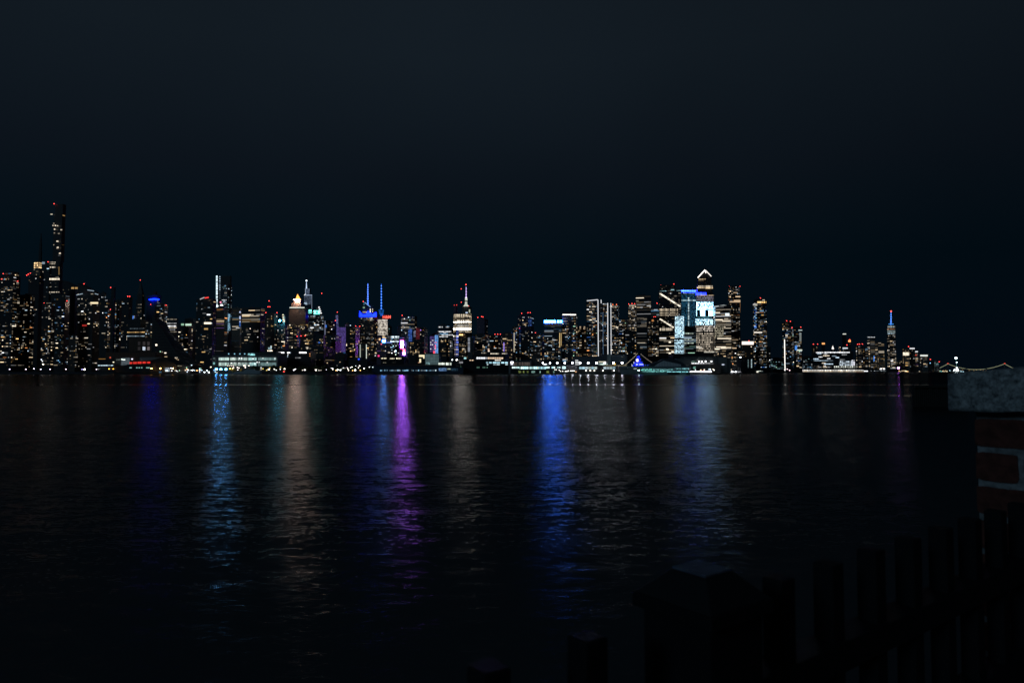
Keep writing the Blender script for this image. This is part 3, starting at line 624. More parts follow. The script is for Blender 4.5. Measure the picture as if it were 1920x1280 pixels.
roofbox(t, 850, 857, 573, 588.5, 'roof_screen', BODY['violet']); beacon(t, 851.7, 572, s=1.5); beacon(t, 856.2, 571.7, s=2)
for y, h_, x0, x1, s, lw in ((590, 1.8, 852, 876, 1.0, .35), (593, 2.2, 850.5, 883, .8, .45), (596.5, 2, 852, 882, .8, .45), (601.5, 1.8, 857, 880, 1.6, .2), (604, 1.6, 850.3, 884, 14, .12), (608, 3, 856, 880, .55, .55), (611.5, 1.8, 851, 884, .7, .5),
                             (614.8, 1.2, 850.5, 883, 1.8, .1), (616.8, 1.7, 850.3, 883, 20, .06), (621, 1.4, 860, 879, .45, .35), (625.5, 1.4, 866, 878, 1.0, .35), (630, 2.6, 850, 860, 1.3, .1)):
    rect(t, x0, y - h_ / 2, x1, y + h_ / 2, glass_glow((1, .85, .62) if y < 600 else (1, .93, .82), s, 4.2, 60, lw, var=.8), 'lit_floor')
rect(t, 849.8, 589, 884, 623, glass_glow((1, .78, .5), .55, 5, 4.6, .42, var=.97), 'lit_offices', .5)
rect(t, 850, 633, 855.5, 668, glass_glow((.35, .3, .6), .3, 5, 9, .35), 'lit_bay'); rect(t, 855.5, 618, 860, 668, glass_glow((.16, .25, 1), .7, 3, 9, .3, var=.8), 'blue_bay')
for y in (637, 646, 655, 664): rect(t, 851, y - .8, 859, y + .8, emit(HUE['cream'], .8), 'window')
t = b('apartment_tower', 860.5, 880, 624, 2150, 672, 'room', .22, 'gold', 'black slab with two orange roof lamps before the warmly banded tower', 'black')
for x in (862, 866): block('roof_lamp', at(x + .5, 627.5, 2140), 4.5, 2, 4, emit((1, .55, .2), 3), t['root'])
t = b('office_tower', 877, 890, 630, 2050, 660, None, 0, 'white', 'silver facade of thin horizontal louvres right of the black slab', 'grey', bulk=0)
rect(t, 877.5, 633, 888.5, 659, glass_glow((.8, .86, 1), .45, 50, 3.2, .45, var=.4), 'silver_louvres')
b('hotel_tower', 893.5, 915, 597, 2500, 660, 'room', .2, 'rose', 'plum tinted tower with red lamps on both roof corners, standing alone', 'violet', beacons=[(896, 595), (903, 593.5), (905.5, 594), (898.2, 620.3), (907, 622)], gain=.8)
b('apartment_tower', 886, 920, 626, 2200, 664, 'room', .34, 'mix', 'low wide apartment slab in front of the plum tinted tower', 'dark')
b('apartment_tower', 917, 942, 628, 2250, 655, 'room', .36, 'warm', 'apartment block with three red roof lamps above the cruise terminal', 'black', beacons=[(928, 626.5), (933, 626.3), (938.3, 626.5)])
t = b('apartment_tower', 941, 968, 624, 2150, 676, 'room', .45, 'gold', 'apartment block of gold windows with a violet neon strip on its left', 'brick')
bar(t, 944.8, 642, 944.8, 660, 1.8, emit((.35, .25, 1), .9), 'neon_strip'); bar(t, 964, 623.5, 964, 660, 1.5, emit((1, .9, .65), .55), 'light_strip')
b('hotel_tower', 970, 1001, 592, 2350, 676, 'room', .4, 'mix', 'tall dark residential tower with red roof lamps and bluish upper right windows', 'black', beacons=[(978, 587.2), (990, 586), (994.3, 586)], tiers=[(973, 998, 589)], key='mima')
rect(ALL['mima'], 991, 598, 997, 612, glass_glow((.1, .25, .9), .4, 4, 7, .4), 'blue_bay')
b('apartment_tower', 961, 977, 612, 2200, 676, 'room', .5, 'mix', 'small apartment tower with cream windows crouching left of the dark residential tower', 'dark', beacons=[(973.6, 615.5)])
b('apartment_tower', 999, 1021, 627, 2200, 680, 'room', .55, 'warm', 'mid height block crowded with warm windows left of the blue signed tower', 'brick', beacons=[(1004, 623.8)])
t = b('office_tower', 1019.5, 1054.5, 602, 2250, 636, 'band', .5, 'cool', 'office tower under a huge blazing blue white rooftop sign', 'blue', xc=1054, gain=.5, bulk=0)
rect(t, 1020.5, 600.4, 1041.8, 605.3, emit((.022, .15, 1), 100), 'rooftop_sign', 1.5); rect(t, 1044, 600.4, 1054.6, 605, glass_glow((.022, .15, 1), 100, 9, 30, .25, var=.2), 'rooftop_sign', 1.5)
b('apartment_tower', 1020, 1052, 632, 2050, 680, 'room', .42, 'mix', 'speckled apartment slab standing directly beneath the blue white rooftop sign', 'dark', key='sl1')
t = b('apartment_tower', 1054, 1083, 589, 2250, 682, 'room', .42, 'mix', 'speckled apartment tower with a single white light line along its roof', 'dark', xc=1080, bulk=0)
bar(t, 1054.7, 589.6, 1080, 589.8, 1.6, emit((1, .95, .85), 2.2), 'roof_light_line'); 
t2 = ALL['sl1']; bar(t2, 1049.5, 624, 1049.5, 651, 1.5, emit((1, .7, .3), .7), 'light_strip'); bar(t2, 1052.3, 624, 1052.3, 648, 1.4, emit((1, .7, .3), .45), 'light_strip')
t = b('apartment_tower', 1083, 1101, 612, 2300, 684, 'room', .38, 'warm', 'shorter block with lit yellow roof lanterns left of the twin outlined towers', 'brick')
for x in (1086.5, 1094): rect(t, x, 612, x + 3, 617, glass_glow((1, .75, .5), .5, 4, 9, .2), 'roof_lantern')
# outlined towers
t = b('residential_tower', 1099.5, 1121.5, 562, 2050, 668, 'room', .46, 'mix', 'leftmost outlined tower, white line over its roof and down its right edge', 'black', xc=1121, bulk=0)
WL = emit((.92, .95, 1), .85)
bar(t, 1100.5, 563.8, 1121, 561.8, 1.5, WL, 'outline_light'); bar(t, 1121.2, 562, 1122, 676, 1.5, WL, 'outline_light', 2046)
t = b('residential_tower', 1123, 1141, 567, 2080, 668, 'room', .36, 'mix', 'middle of the outlined towers, with a short white stub line on its roof', 'black', bulk=0)
bar(t, 1127, 562, 1127.2, 568.3, 1.5, WL, 'outline_light'); bar(t, 1139.4, 568, 1139.8, 666, 1.5, WL, 'outline_light', 2070); bar(t, 1130.6, 585, 1131, 664, 1.0, emit((.25, .5, .9), .22), 'outline_light', 2070)
t = b('residential_tower', 1144.5, 1161, 571, 2060, 668, 'room', .42, 'warm', 'right of the outlined towers, lined white down its left edge with two orange roof lamps', 'black', bulk=0)
bar(t, 1145.3, 568.3, 1146, 666, 1.2, WL, 'outline_light', 2056)
for x in (1149, 1156): block('aviation_light', at(x, 570.8, 2060), 2.4, 2, 1.8, emit((1, .2, .08), 3, False), t['root'])
rect(t, 1147, 573, 1157, 577, glass_glow((1, .85, .65), .5, 5, 4, .3), 'lit_crown')
b('apartment_tower', 1158, 1177, 598, 2200, 668, 'room', .42, 'mix', 'lower block of mixed windows right of the outlined towers', 'black')
b('apartment_tower', 1172, 1194, 620, 2000, 664, 'room', .25, 'mix', 'black low block between the outlined towers and the ship mast', 'black')
t = b('office_tower', 1178, 1195, 570, 2500, 664, 'room', .5, 'cream', 'cream windowed tower with red roof lamps right of the low black block', 'brick', beacons=[(1178.8, 569.7), (1185, 569), (1190, 569.3)])
rect(t, 1179.5, 571, 1191, 574.5, glass_glow((1, .85, .65), .5, 5, 4, .3), 'lit_crown')
t = b('office_tower', 1192.5, 1222, 561, 2700, 600, 'band', .62, 'cream', 'dark capped office tower of long white ribbon floors left of the stair lit tower', 'dark', tiers=[(1193, 1221, 553)], gain=.8)
b('office_tower', 1194, 1214, 600, 2400, 655, 'band', .6, 'white', 'lower office block of broken white floors under the dark capped tower', 'dark', gain=.7)
b('apartment_tower', 1214, 1236, 594, 2300, 668, 'room', .3, 'warm', 'black block with red roof lamps and one orange lit room under the stair lit tower', 'black', beacons=[(1226, 594), (1229, 594)], key='or1'); rect(ALL['or1'], 1222, 599, 1225.5, 602.5, emit((1, .4, .12), .5), 'window')
b('office_tower', 1221, 1237, 578, 2600, 594, 'band', .5, 'cool', 'small office top showing between the dark capped tower and the stair lit tower', 'dark', beacons=[(1232, 568.5)])
# stair-lit tower
t = b('skyscraper', 1236, 1279, 543, 2650, 640, 'room', .2, 'cream', 'wide tower with a bright staircase of light climbing diagonally across its face', 'dark', xc=None, tiers=[(1238, 1268, 534)], beacons=[(1239, 534.5), (1263.5, 532.5)], gain=.6, bulk=0)
for i in range(15):
    x, y = 1236.8 + i * 2.55, 551 + i * 1.62
    rect(t, x, y - 1.3, x + 3.4, y + 1.1, emit((1, .9, .72), random.choice([.9, 1.5, 1.5])), 'stair_light')
for i in range(10):
    x, y = 1236.8 + i * 2.6, 598.5 + i * 1.65
    rect(t, x, y - 1.2, x + 3.2, y + 1, emit((1, .9, .72), random.choice([.8, 1.3])), 'stair_light')
rect(t, 1236.5, 543.5, 1250, 546, glass_glow((.5, .9, 1), .6, 6, 20, .3), 'lit_floor'); rect(t, 1258, 542.5, 1264, 544, emit((.5, .9, 1), .7), 'lit_floor'); rect(t, 1268, 543, 1277, 545, glass_glow((.5, .9, 1), .6, 6, 20, .3), 'lit_floor')
for y, s in ((570.5, .7), (573.5, .9), (576.5, .8), (580, .8), (583, .4), (587, .5), (591, .35)): rect(t, 1237, y - 1, 1272, y + .9, glass_glow((1, .82, .58), s, 5, 50, .4, var=.9), 'lit_floor')
for y in (616, 619, 622): rect(t, 1236, y - .9, 1262, y + .9, glass_glow(HUE['cream'], .7, 5, 50, .3, var=.9), 'lit_floor')
t = b('office_tower', 1236, 1266, 626, 2450, 668, 'band', .5, 'cream', 'lower half block of cream ribbon floors beneath the stair lit tower', 'dark', gain=.9)
for x, y in ((1250, 654), (1254, 661), (1249, 653), (1259, 658), (1254, 640)): rect(t, x, y, x + 4, y + 2.5, emit(HUE['cream'], 1.5), 'window')
t = b('office_block', 1265, 1283, 592, 2350, 664, None, 0, 'white', 'pale slab glowing cool white over its whole gridded face', 'grey', bulk=0)
rect(t, 1265.2, 593, 1282.5, 633, glass_glow((.55, .84, 1), 2.2, 3.8, 4.6, .4, var=.85), 'lit_glass_wall'); rect(t, 1265.2, 637, 1282.5, 663, glass_glow((.55, .84, 1), 1.9, 4.4, 4.6, .45, var=.95), 'lit_glass_wall')
# blue crowned hudson tower
t = b('skyscraper', 1275, 1304, 544, 2700, 612, 'room', .35, 'teal', 'blue glass tower with a ring of electric blue light around its roof', 'blue', xc=1290, beacons=[(1304, 544.5)], bulk=0)
rect(t, 1274.5, 544, 1290, 548, glass_glow((.012, .040, 1), 30, 9, 40, .08, var=.3), 'blue_crown'); rect(t, 1290, 544, 1304.5, 548, glass_glow((.012, .040, 1), 30, 9, 40, .08, var=.3), 'blue_crown')
rect(t, 1275, 551, 1290, 611, glass_glow((.05, .30, .55), .2, 4.5, 5.5, .3, var=.9), 'lit_glass', .4); rect(t, 1290, 551, 1304, 611, glass_glow((.05, .30, .55), .2, 4.5, 5.5, .3, var=.9), 'lit_glass', .4)
rect(t, 1275, 562, 1304, 564.3, glass_glow((.6, .9, 1), .7, 5, 30, .3), 'lit_floor')
for y in range(558, 610, 3): rect(t, 1290, y, 1292.2, y + 1.6, emit((.7, .95, 1), random.choice([.3, .8, 1.1])), 'stair_window')
t = b('office_block', 1281, 1306, 614, 2400, 665, 'band', .5, 'teal', 'office block with greenish lit floors over dim vertical fins', 'dark', bulk=0)
for x in (1284, 1288, 1292, 1297): bar(t, x, 650, x, 663, 1.0, emit((1, .8, .6), .12), 'facade_fin_light')
for y in (625, 636, 643): rect(t, 1282, y - .9, 1300, y + 1, glass_glow((.85, 1, .85), .7, 5, 40, .3), 'lit_floor')
# the tallest hudson tower
t = b('skyscraper', 1305.5, 1338, 547, 2600, 660, None, 0, 'white', 'tallest tower of the right cluster, ending in a white lit triangular peak', 'dark', xc=None, tiers=[(1307, 1337, 533), (1308, 1335.5, 522)], bulk=0, key='hy30')
q = [at(x, y, 2604) for x, y in ((1308.3, 522.5), (1334.5, 522.5), (1334, 518), (1322.5, 505.5), (1308.3, 519))]
MB().prism(q, [p + Vector((8, 38, -14 if i > 1 else 0)) for i, p in enumerate(q)]).build('triangular_peak', BODY['black'], t['root'])
PK = emit((1, .93, .85), 2.4)
bar(t, 1308.5, 520.5, 1321.5, 506.3, 1.9, PK, 'peak_light'); bar(t, 1322.5, 506.3, 1333.8, 518, 1.3, emit((1, .93, .85), 1.5), 'peak_light'); bar(t, 1321, 507, 1324, 512, 1.3, PK, 'peak_light')
for y, x0, x1, s, h_, c, lw in ((523, 1310, 1323, .9, 1.6, 'warm', .2), (525.5, 1310, 1320, .3, 1, 'warm', .3), (536.5, 1309, 1336, .8, 1.8, 'cream', .3), (539.3, 1307, 1337, 1.1, 1.8, 'warm', .25), (541, 1322, 1336, .5, 1, 'warm', .3), (553.5, 1306, 1338, .7, 1.4, 'warm', .3)):
    rect(t, x0, y - h_ / 2, x1, y + h_ / 2, glass_glow(HUE[c], s, 5, 60, lw, var=.8), 'lit_floor')
rect(t, 1304.6, 548.5, 1324, 553, glass_glow((.010, .022, 1), 10, 10, 40, .1, var=.3), 'blue_crown', 1.6)
rect(t, 1306, 554.5, 1338, 566.5, glass_glow((.8, .75, .9), .28, 5, 6, .35), 'lit_offices')
rect(t, 1305.5, 566.7, 1337, 580.5, glass_glow((.34, .70, 1), 8, 4.6, 5.2, .36, var=.9), 'lit_offices'); rect(t, 1305.5, 581, 1322.5, 592, glass_glow((.30, .68, 1), 9, 30, 4.4, .42, var=.35), 'lit_offices'); rect(t, 1324, 582, 1337, 592, glass_glow((.30, .68, 1), 9, 30, 4.4, .42, var=.35), 'lit_offices')
rect(t, 1305, 592.5, 1334, 596.5, glass_glow((.2, .6, .75), .25, 5, 9, .2), 'lit_offices'); rect(t, 1304, 598, 1337, 609, glass_glow((.5, .82, 1), 3.6, 4.6, 5.2, .42, var=.95), 'lit_offices')
rect(t, 1304, 610, 1337, 622, glass_glow((1, .88, .75), .75, 4.6, 6.5, .4, var=.95), 'lit_offices'); rect(t, 1304, 623, 1337, 660, glass_glow((1, .85, .66), .55, 5, 8, .45, var=1.0), 'lit_offices')
rect(t, 1320, 658.5, 1338, 660.5, emit((1, .95, .8), 1.0), 'lit_floor'); rect(t, 1305, 650, 1316, 652.4, emit((1, .95, .85), 1.2), 'lit_floor')
t = b('office_tower', 1338, 1372.5, 573, 2500, 668, 'band', .62, 'cream', 'broad office tower with a pale curved line along its roof, full of ribbon floors', 'dark', bulk=0, gain=.9)
bar(t, 1339, 574.8, 1357, 572.3, 1.6, emit((.85, .95, .95), .6), 'roof_light_line'); bar(t, 1357, 572.3, 1372, 575, 1.6, emit((.85, .95, .95), .5), 'roof_light_line')
rect(t, 1360, 587, 1367.5, 591.6, emit((.8, .95, 1), 1.3), 'lit_bay')
for y, x0, x1, s in ((586, 1338.5, 1350, .9), (599.5, 1341, 1355, 1.2), (602, 1354, 1369, .8), (634.5, 1345, 1371, 1.0), (654, 1340, 1362, 1.4), (652, 1352, 1371, .8)): rect(t, x0, y - 1, x1, y + 1, emit(HUE['cream'], s), 'lit_floor')
rect(t, 1340, 609, 1357, 633, glass_glow((1, .9, .65), .35, 4.4, 6, .4, var=.9), 'lit_offices')
t = b('residential_tower', 1367, 1389, 536, 2600, 652, 'room', .4, 'warm', 'tall narrow residential tower with orange lit upper floors and red roof corners', 'black', beacons=[(1368, 536.8), (1387.2, 536.8)], bulk=0, gain=.7)
for y, x0, x1, s in ((546, 1368, 1370, 1.5), (556.5, 1368, 1370, 1.5), (548.5, 1375, 1383, .4), (556, 1379, 1388, .9), (563.3, 1376, 1388, .8), (565.8, 1368, 1388, .7), (637, 1370, 1384, .2), (652.5, 1373, 1381, .7)): rect(t, x0, y - .9, x1, y + .9, emit((1, .72, .45), s), 'lit_floor')
bar(t, 1387.3, 568, 1387.3, 586, 1.2, emit((1, .5, .2), .5), 'edge_light')
b('office_block', 1345, 1372, 655, 2250, 672, 'room', .55, 'warm', 'low brick block of large warm windows under the broad office tower', 'brick', gain=1.3)
b('office_block', 1371, 1397, 657, 2300, 674, 'room', .7, 'warm', 'low block blazing with cream windows left of the white boxed sign', 'brick', gain=1.6)
t = b('office_block', 1391, 1413.5, 640, 2500, 670, 'room', .35, 'gold', 'brown brick block under a large white lit rooftop box', 'brick', bulk=0)
rect(t, 1391, 640, 1413, 646, emit((1, .84, .74), 1.4), 'rooftop_sign', 1.5); beacon(t, 1404, 638.8)
t = b('residential_tower', 1413, 1439, 566, 2750, 690, 'room', .46, 'mix', 'tall lone tower with gold crown lights and blue windows down its left edge', 'black', tiers=[(1415, 1437.5, 560)], bulk=0, beacons=[(1425.8, 558.8)])
rect(t, 1420, 565, 1428, 568, emit((1, .7, .3), 1.2), 'crown_light'); rect(t, 1429, 565, 1437, 568, glass_glow((1, .6, .2), 1.3, 7, 30, .3), 'crown_light'); rect(t, 1414, 569, 1420, 573, emit((1, .95, .8), .4), 'crown_light')
for y in range(574, 616, 3): rect(t, 1414 + (y % 2) * 2, y, 1416.6 + (y % 2) * 2.4, y + 2, emit(random.choice([HUE['sky'], HUE['blue'], HUE['cool']]), random.choice([.3, .7])), 'window')
rect(t, 1413.5, 622, 1429, 624.2, emit((1, .92, .8), 1.0), 'lit_floor'); rect(t, 1414, 611, 1418, 614, emit(HUE['blue'], .9), 'window')
b('apartment_block', 1437, 1445, 650, 2650, 690, 'room', .4, 'warm', 'small step block at the right foot of the tall lone tower', 'black')
b('apartment_block', 1444, 1470, 671, 2900, 692, 'room', .3, 'teal', 'low dark waterfront block right of the tall lone tower', 'dark')
# right of the gap
t = b('residential_tower', 1467.5, 1489, 604, 3300, 690, 'room', .42, 'mix', 'dark tower with a bright white vertical line in front and two red roof lamps', 'black', beacons=[(1475, 601.3), (1482, 602.3)])
t = b('residential_tower', 1484, 1504.5, 614, 3250, 690, 'room', .46, 'mix', 'slightly shorter twin with pale balconies and a blue glow low on its face', 'black', beacons=[(1485, 614), (1501.5, 613.2)])
rect(t, 1490.5, 648, 1494.5, 656, emit((.1, .35, 1), .8), 'blue_facade_glow'); rect(t, 1494, 655, 1504, 657.5, emit((.9, 1, .85), .8), 'lit_floor'); rect(t, 1497, 618, 1504, 620, emit((.8, 1, 1), .5), 'lit_floor')
for y in range(624, 640, 2): rect(t, 1499, y, 1502.5, y + 1, emit((.85, .95, .9), .4), 'balcony_light')
light_mast = thing('light_mast', 'tall pole strung with a continuous bright white light line before the dark tower', 'mast', at(1471.5, 697.6, 3150))
MB().tube(at(1471, 636.5, 3150), at(1472, 695, 3150), 1.9, 1.9, 8).build('light_tube', emit((1, .97, .9), 1.6), light_mast)
MB().tube((light_mast.location.x, 3153, 0), (light_mast.location.x - 1, 3153, zat(636, 3153)), 1.2, .8, 8).build('pole', surf('dark_steel', (.04, .04, .045), .5), light_mast)
b('apartment_block', 1504, 1524, 668, 3700, 692, 'room', .45, 'cool', 'low block with pale and blue windows right of the shorter twin tower', 'dark')
def lowblk(x0, x1, yt, D, dens, pal, label, body='dark', yb=690, **k): return b(k.pop('name', 'office_tower'), x0, x1, yt, D, yb, k.pop('style', 'room'), dens, pal, label, body, **k)
lowblk(1522, 1528.5, 647, 5200, .6, 'warm', 'slim orange windowed tower at the left end of the downtown group', 'brick', 665, beacons=[(1525, 645)])
lowblk(1528, 1534, 649, 5300, .5, 'cream', 'slim cream windowed tower second from the left end of the downtown group', 'dark', 665, beacons=[(1533, 645)])
t = lowblk(1540.5, 1547, 643, 5600, .2, 'cool', 'downtown tower with an orange and white lit cap', 'black', 660); rect(t, 1541, 642.5, 1546.6, 645.5, emit((1, .45, .15), 1.2), 'lit_cap')
t = lowblk(1558, 1565, 654, 5600, .3, 'cool', 'small downtown tower with a white glowing pointed cap', 'dark', 660)
a = at(1561.5, 654.2, 5600); MB().tube(a, at(1561.5, 648, 5600), 9, .8, 6).build('glowing_cap', emit((1, .95, .9), 1.5), t['root'])
t = lowblk(1572.5, 1577, 649, 5500, .4, 'cream', 'thin dim green gold tower between the pointed cap and the orange topped tower', 'dark', 660)
t = lowblk(1580, 1590, 650, 5400, .3, 'cool', 'downtown slab with one bright cool white floor beneath its roof', 'dark', 662, beacons=[(1588, 646.5)]); rect(t, 1580, 651.5, 1589.5, 653.6, emit((.85, .95, 1), .9), 'lit_floor')
t = lowblk(1590, 1596.5, 640, 5500, .2, 'gold', 'downtown tower with a flaming orange top', 'brick', 660); rect(t, 1590.5, 637.5, 1595, 641, emit((1, .35, .1), 1.8), 'lit_cap'); beacon(t, 1593.2, 636.6)
t = b('slender_tower', 1579.5, 1587, 625, 5900, 630, None, 0, 'white', 'unlit slender tower marked only by one floating white light bar', 'black', bulk=0); rect(t, 1580, 625.2, 1586.4, 626.8, emit((.95, 1, .9), .9), 'light_bar')
t = b('terraced_office', 1524, 1600, 659, 3900, 693, None, 0, 'white', 'very long terraced waterfront office with stacked strips of white light', 'dark', xc=None, bulk=0)
for y, x0, x1, s in ((660.7, 1530, 1544, 1.2), (660.5, 1545, 1593, 1.4), (663, 1532, 1540, .6), (663.3, 1545, 1551, .5), (666.7, 1543, 1555, 1.1), (669, 1535, 1542, .9), (672.7, 1525, 1535, 1.2), (672, 1551, 1557, 1.0), (670, 1567, 1573, 1.6), (676.3, 1526, 1553, 1.1), (676.5, 1552, 1562, .5), (682.2, 1545, 1562, .9), (680.5, 1541, 1548, .7), (674.5, 1575, 1584, .6), (664.7, 1578, 1588, .35), (667.3, 1560, 1568, .35)):
    rect(t, x0, y - .9, x1, y + .9, glass_glow(random.choice([HUE['white'], HUE['cream'], HUE['cool']]), s, 9, 60, .12, var=.3), 'lit_terrace')
windows(t['root'], t['fp'], zat(692, 3900), zat(684, 3900), .5, 'cream', 'room', [30, []])
t = b('office_block', 1573, 1604, 674, 3700, 693, None, 0, 'cool', 'glass fronted waterfront block with a tall bluish white gridded facade', 'grey', bulk=0)
rect(t, 1574, 676, 1600, 686, glass_glow((.75, .88, 1), .8, 8, 9, .3, var=.8), 'lit_glass_wall'); rect(t, 1597, 675, 1603, 686, glass_glow((.9, .9, 1), 1.3, 9, 30, .15), 'lit_glass_wall'); rect(t, 1563, 685, 1607, 690.5, glass_glow((.95, 1, .9), .7, 9, 12, .4, var=.8), 'lit_loggia')
lowblk(1604, 1619, 648, 4700, .6, 'cream', 'downtown block with three red roof lamps and cream windows', 'dark', 690, beacons=[(1608, 645), (1611.5, 644.8), (1617, 644.8)], name='apartment_tower')
lowblk(1618, 1629, 652, 4700, .5, 'mix', 'narrow downtown block of small mixed windows with a white lamp at its roof', 'dark', 690)
t = lowblk(1626.5, 1642, 636, 5000, .7, 'cream', 'downtown office tower crowned by a row of five white lamps', 'grey', 690, style='band', bulk=0)
for i in range(5): block('roof_lamp', at(1628 + i * 2.9, 632, 4995), 5.5, 4, 4, emit((.9, .95, 1), 1.0), t['root'])
MB().box((t['fp']['A'] + ER * t['fp']['W'] * .5 + EB * 10 + Vector((0, 0, t['zt']))), 45, 12, zat(632.6, 4995) - t['zt'], TH).build('roof_storey', BODY['dark'], t['root'])
lowblk(1641, 1659, 641, 4900, .6, 'cream', 'wide downtown office tower with stepped top and a red lamp at its right', 'grey', 665, beacons=[(1657.5, 643)], style='band', tiers=[(1642, 1652, 640)])
t = b('office_block', 1637, 1660, 663, 4500, 692, 'room', .75, 'gold', 'golden windowed block edged by two vertical blue light columns', 'stone', bulk=0, gain=.6)
for x in (1638.8, 1656.8): bar(t, x, 666 if x > 1650 else 667, x, 683 if x > 1650 else 677, 1.2, emit((.06, .3, 1), 1.2), 'blue_light_column')
# one big tower downtown
t = b('skyscraper', 1663, 1681.5, 652, 6070, 690, 'room', .7, 'cream', 'tallest downtown tower tapering up to a blue lit needle spire with red tip', 'dark', tiers=[(1663.7, 1680, 625), (1664, 1678.5, 610.3)], bulk=0, gain=.9)
rect(t, 1664.2, 611, 1678, 614.8, glass_glow((.7, .78, .75), .35, 8, 30, .2), 'lit_crown'); rect(t, 1664, 615.8, 1678, 617.6, glass_glow((.6, .25, .1), .35, 8, 30, .2), 'lit_floor'); rect(t, 1663.8, 619, 1678.5, 624.5, glass_glow((.6, .75, .75), .28, 8, 8, .15), 'lit_crown'); rect(t, 1664, 624.6, 1678.5, 626.2, glass_glow((.55, .8, 1), .9, 9, 30, .3), 'lit_floor')
spire(t, 1670.7, 609, 585, (.03, .22, 1), 1.2, 6090, 1.5, .9, 7); beacon(t, 1670.7, 583.4, s=8, size=1.5); bar(t, 1666, 607.5, 1675.5, 607.5, 1.2, emit((.05, .35, 1), .9), 'spire_ring', 6085)
t = lowblk(1691.5, 1706, 653, 6000, .55, 'gold', 'downtown block with a wide bright cream floor halfway down', 'stone', 689, xc=1704, beacons=[(1703.5, 649.5)], bulk=0); rect(t, 1693, 660.5, 1704.5, 666, glass_glow((1, .9, .7), 1.3, 9, 16, .12, var=.2), 'lit_floor')
t = lowblk(1705, 1716, 652.5, 6100, .3, 'warm', 'dark downtown block with a white light line along its roof', 'dark', 689, bulk=0); rect(t, 1705.5, 652, 1715, 654.2, emit(HUE['white'], .9), 'roof_light_line')
t = lowblk(1713, 1722, 659, 6100, .45, 'rose', 'downtown block with a short white roof light and a red sign', 'dark', 689, bulk=0); rect(t, 1716, 658, 1721, 660, emit(HUE['white'], .9), 'roof_light_line'); rect(t, 1714, 664.5, 1719, 666.5, emit((1, .1, .06), .6), 'neon_sign')
t = lowblk(1724.5, 1740, 665, 6000, .45, 'warm', 'grey downtown block with a white floodlit parapet', 'grey', 689, bulk=0, beacons=[(1737, 673.5), (1744.5, 673.5)]); rect(t, 1725.5, 665, 1739.5, 667.8, emit((.95, 1, .92), .9), 'parapet_light')
lowblk(1740, 1748, 676, 6000, .5, 'warm', 'low downtown block with a red lamp right of the grey block', 'dark', 690)
lowblk(1747, 1760, 678, 6100, .55, 'teal', 'last low greenish block before the open bay', 'dark', 690, beacons=[(1761, 678)])
lowblk(1681, 1692, 676, 5900, .5, 'warm', 'small dark blocks filling the foot between the tallest downtown tower and the cream floored block', 'dark', 690)

# ------------------------------------------------------------------ the waterfront
DK = surf('dark_steel', (.04, .04, .045), .5)
def shed(name, x0, x1, yt, D, label, body=None, gable=0, dep=45, z0=2.0, cat=None):
    """long low waterside building; returns a dict like b()"""
    L_, R_ = at(x0, yt, D), at(x1, yt, D); zt = L_.z
    root = thing(name, label, cat or name.replace('_', ' '), ((L_.x + R_.x) / 2, D, z0))
    lo = [(L_.x, D, z0), (R_.x, D, z0), (R_.x, D + dep, z0), (L_.x, D + dep, z0)]
    m = body or surf('shed_wall', (.045, .05, .06), .8)
    MB().prism(lo, [(x, y, zt) for x, y, _ in lo]).build('wall', m, root)
    ov = .8; k = [(L_.x - ov, D - ov), (R_.x + ov, D - ov), (R_.x + ov, D + dep + ov), (L_.x - ov, D + dep + ov)]
    mb = MB(); mb.prism([(x, y, zt) for x, y in k], [(x, y, zt + .6) for x, y in k])
    if gable:
        zr = zt + gable
        mb.prism([(L_.x, D, zt + .6), (L_.x, D + dep, zt + .6), (L_.x, D + dep / 2, zr)], [(R_.x, D, zt + .6), (R_.x, D + dep, zt + .6), (R_.x, D + dep / 2, zr)])
    mb.build('roof', surf('shed_roof', (.03, .032, .036), .7), root)
    fp = dict(C=Vector((L_.x, D, 0)), A=Vector((L_.x, D, 0)), W=R_.x - L_.x, S=dep, D=D, right=True)
    return dict(root=root, fp=fp, D=D, zt=zt, z0=z0)
def pane(B_, x0, y0, x1, y1, mat, name='window', off=.35):
    D = B_['D'] - off; a, c = at(x0, y1, D), at(x1, y0, D)
    return block(name, ((a.x + c.x) / 2, D, (a.z + c.z) / 2), c.x - a.x, .5, c.z - a.z, mat, B_['root'], 0)
def lamp(px, py, colr, s, label, group=None, size=1.3, D=1612, cat='lamp', name='street_lamp', zg=2.0, arm=True):
    p = at(px, py, D); root = thing(name, label, cat, (p.x, p.y, zg), group)
    pm = D / F
    MB().tube((p.x, p.y, zg), (p.x, p.y, p.z - size * pm * .4), .18, .12, 5).build('pole', DK, root)
    if cat == 'floodlight':
        block('lens', p, size * pm, .3, size * pm * .75, emit(colr, s, s >= 40), root, 0)
        block('housing', p + Vector((0, .75, 0)), size * pm * 1.15, 1.1, size * pm * .9, DK, root, 0); block('visor', p + Vector((0, -.3, size * pm * .48)), size * pm * 1.15, 1.6, .25, DK, root, 0)
    else: block('lamp_head', p, size * pm, size * pm * .8, size * pm * .75, emit(colr, s, s >= 40), root, 0)
    return root
def low(name, x0, x1, yt, D, label, body='dark', dep=35, **k): return shed(name, x0, x1, yt, D, label, BODY[body], 0, dep, **k)

WHT = (1, .95, .9); AMB = (1, .5, .12)
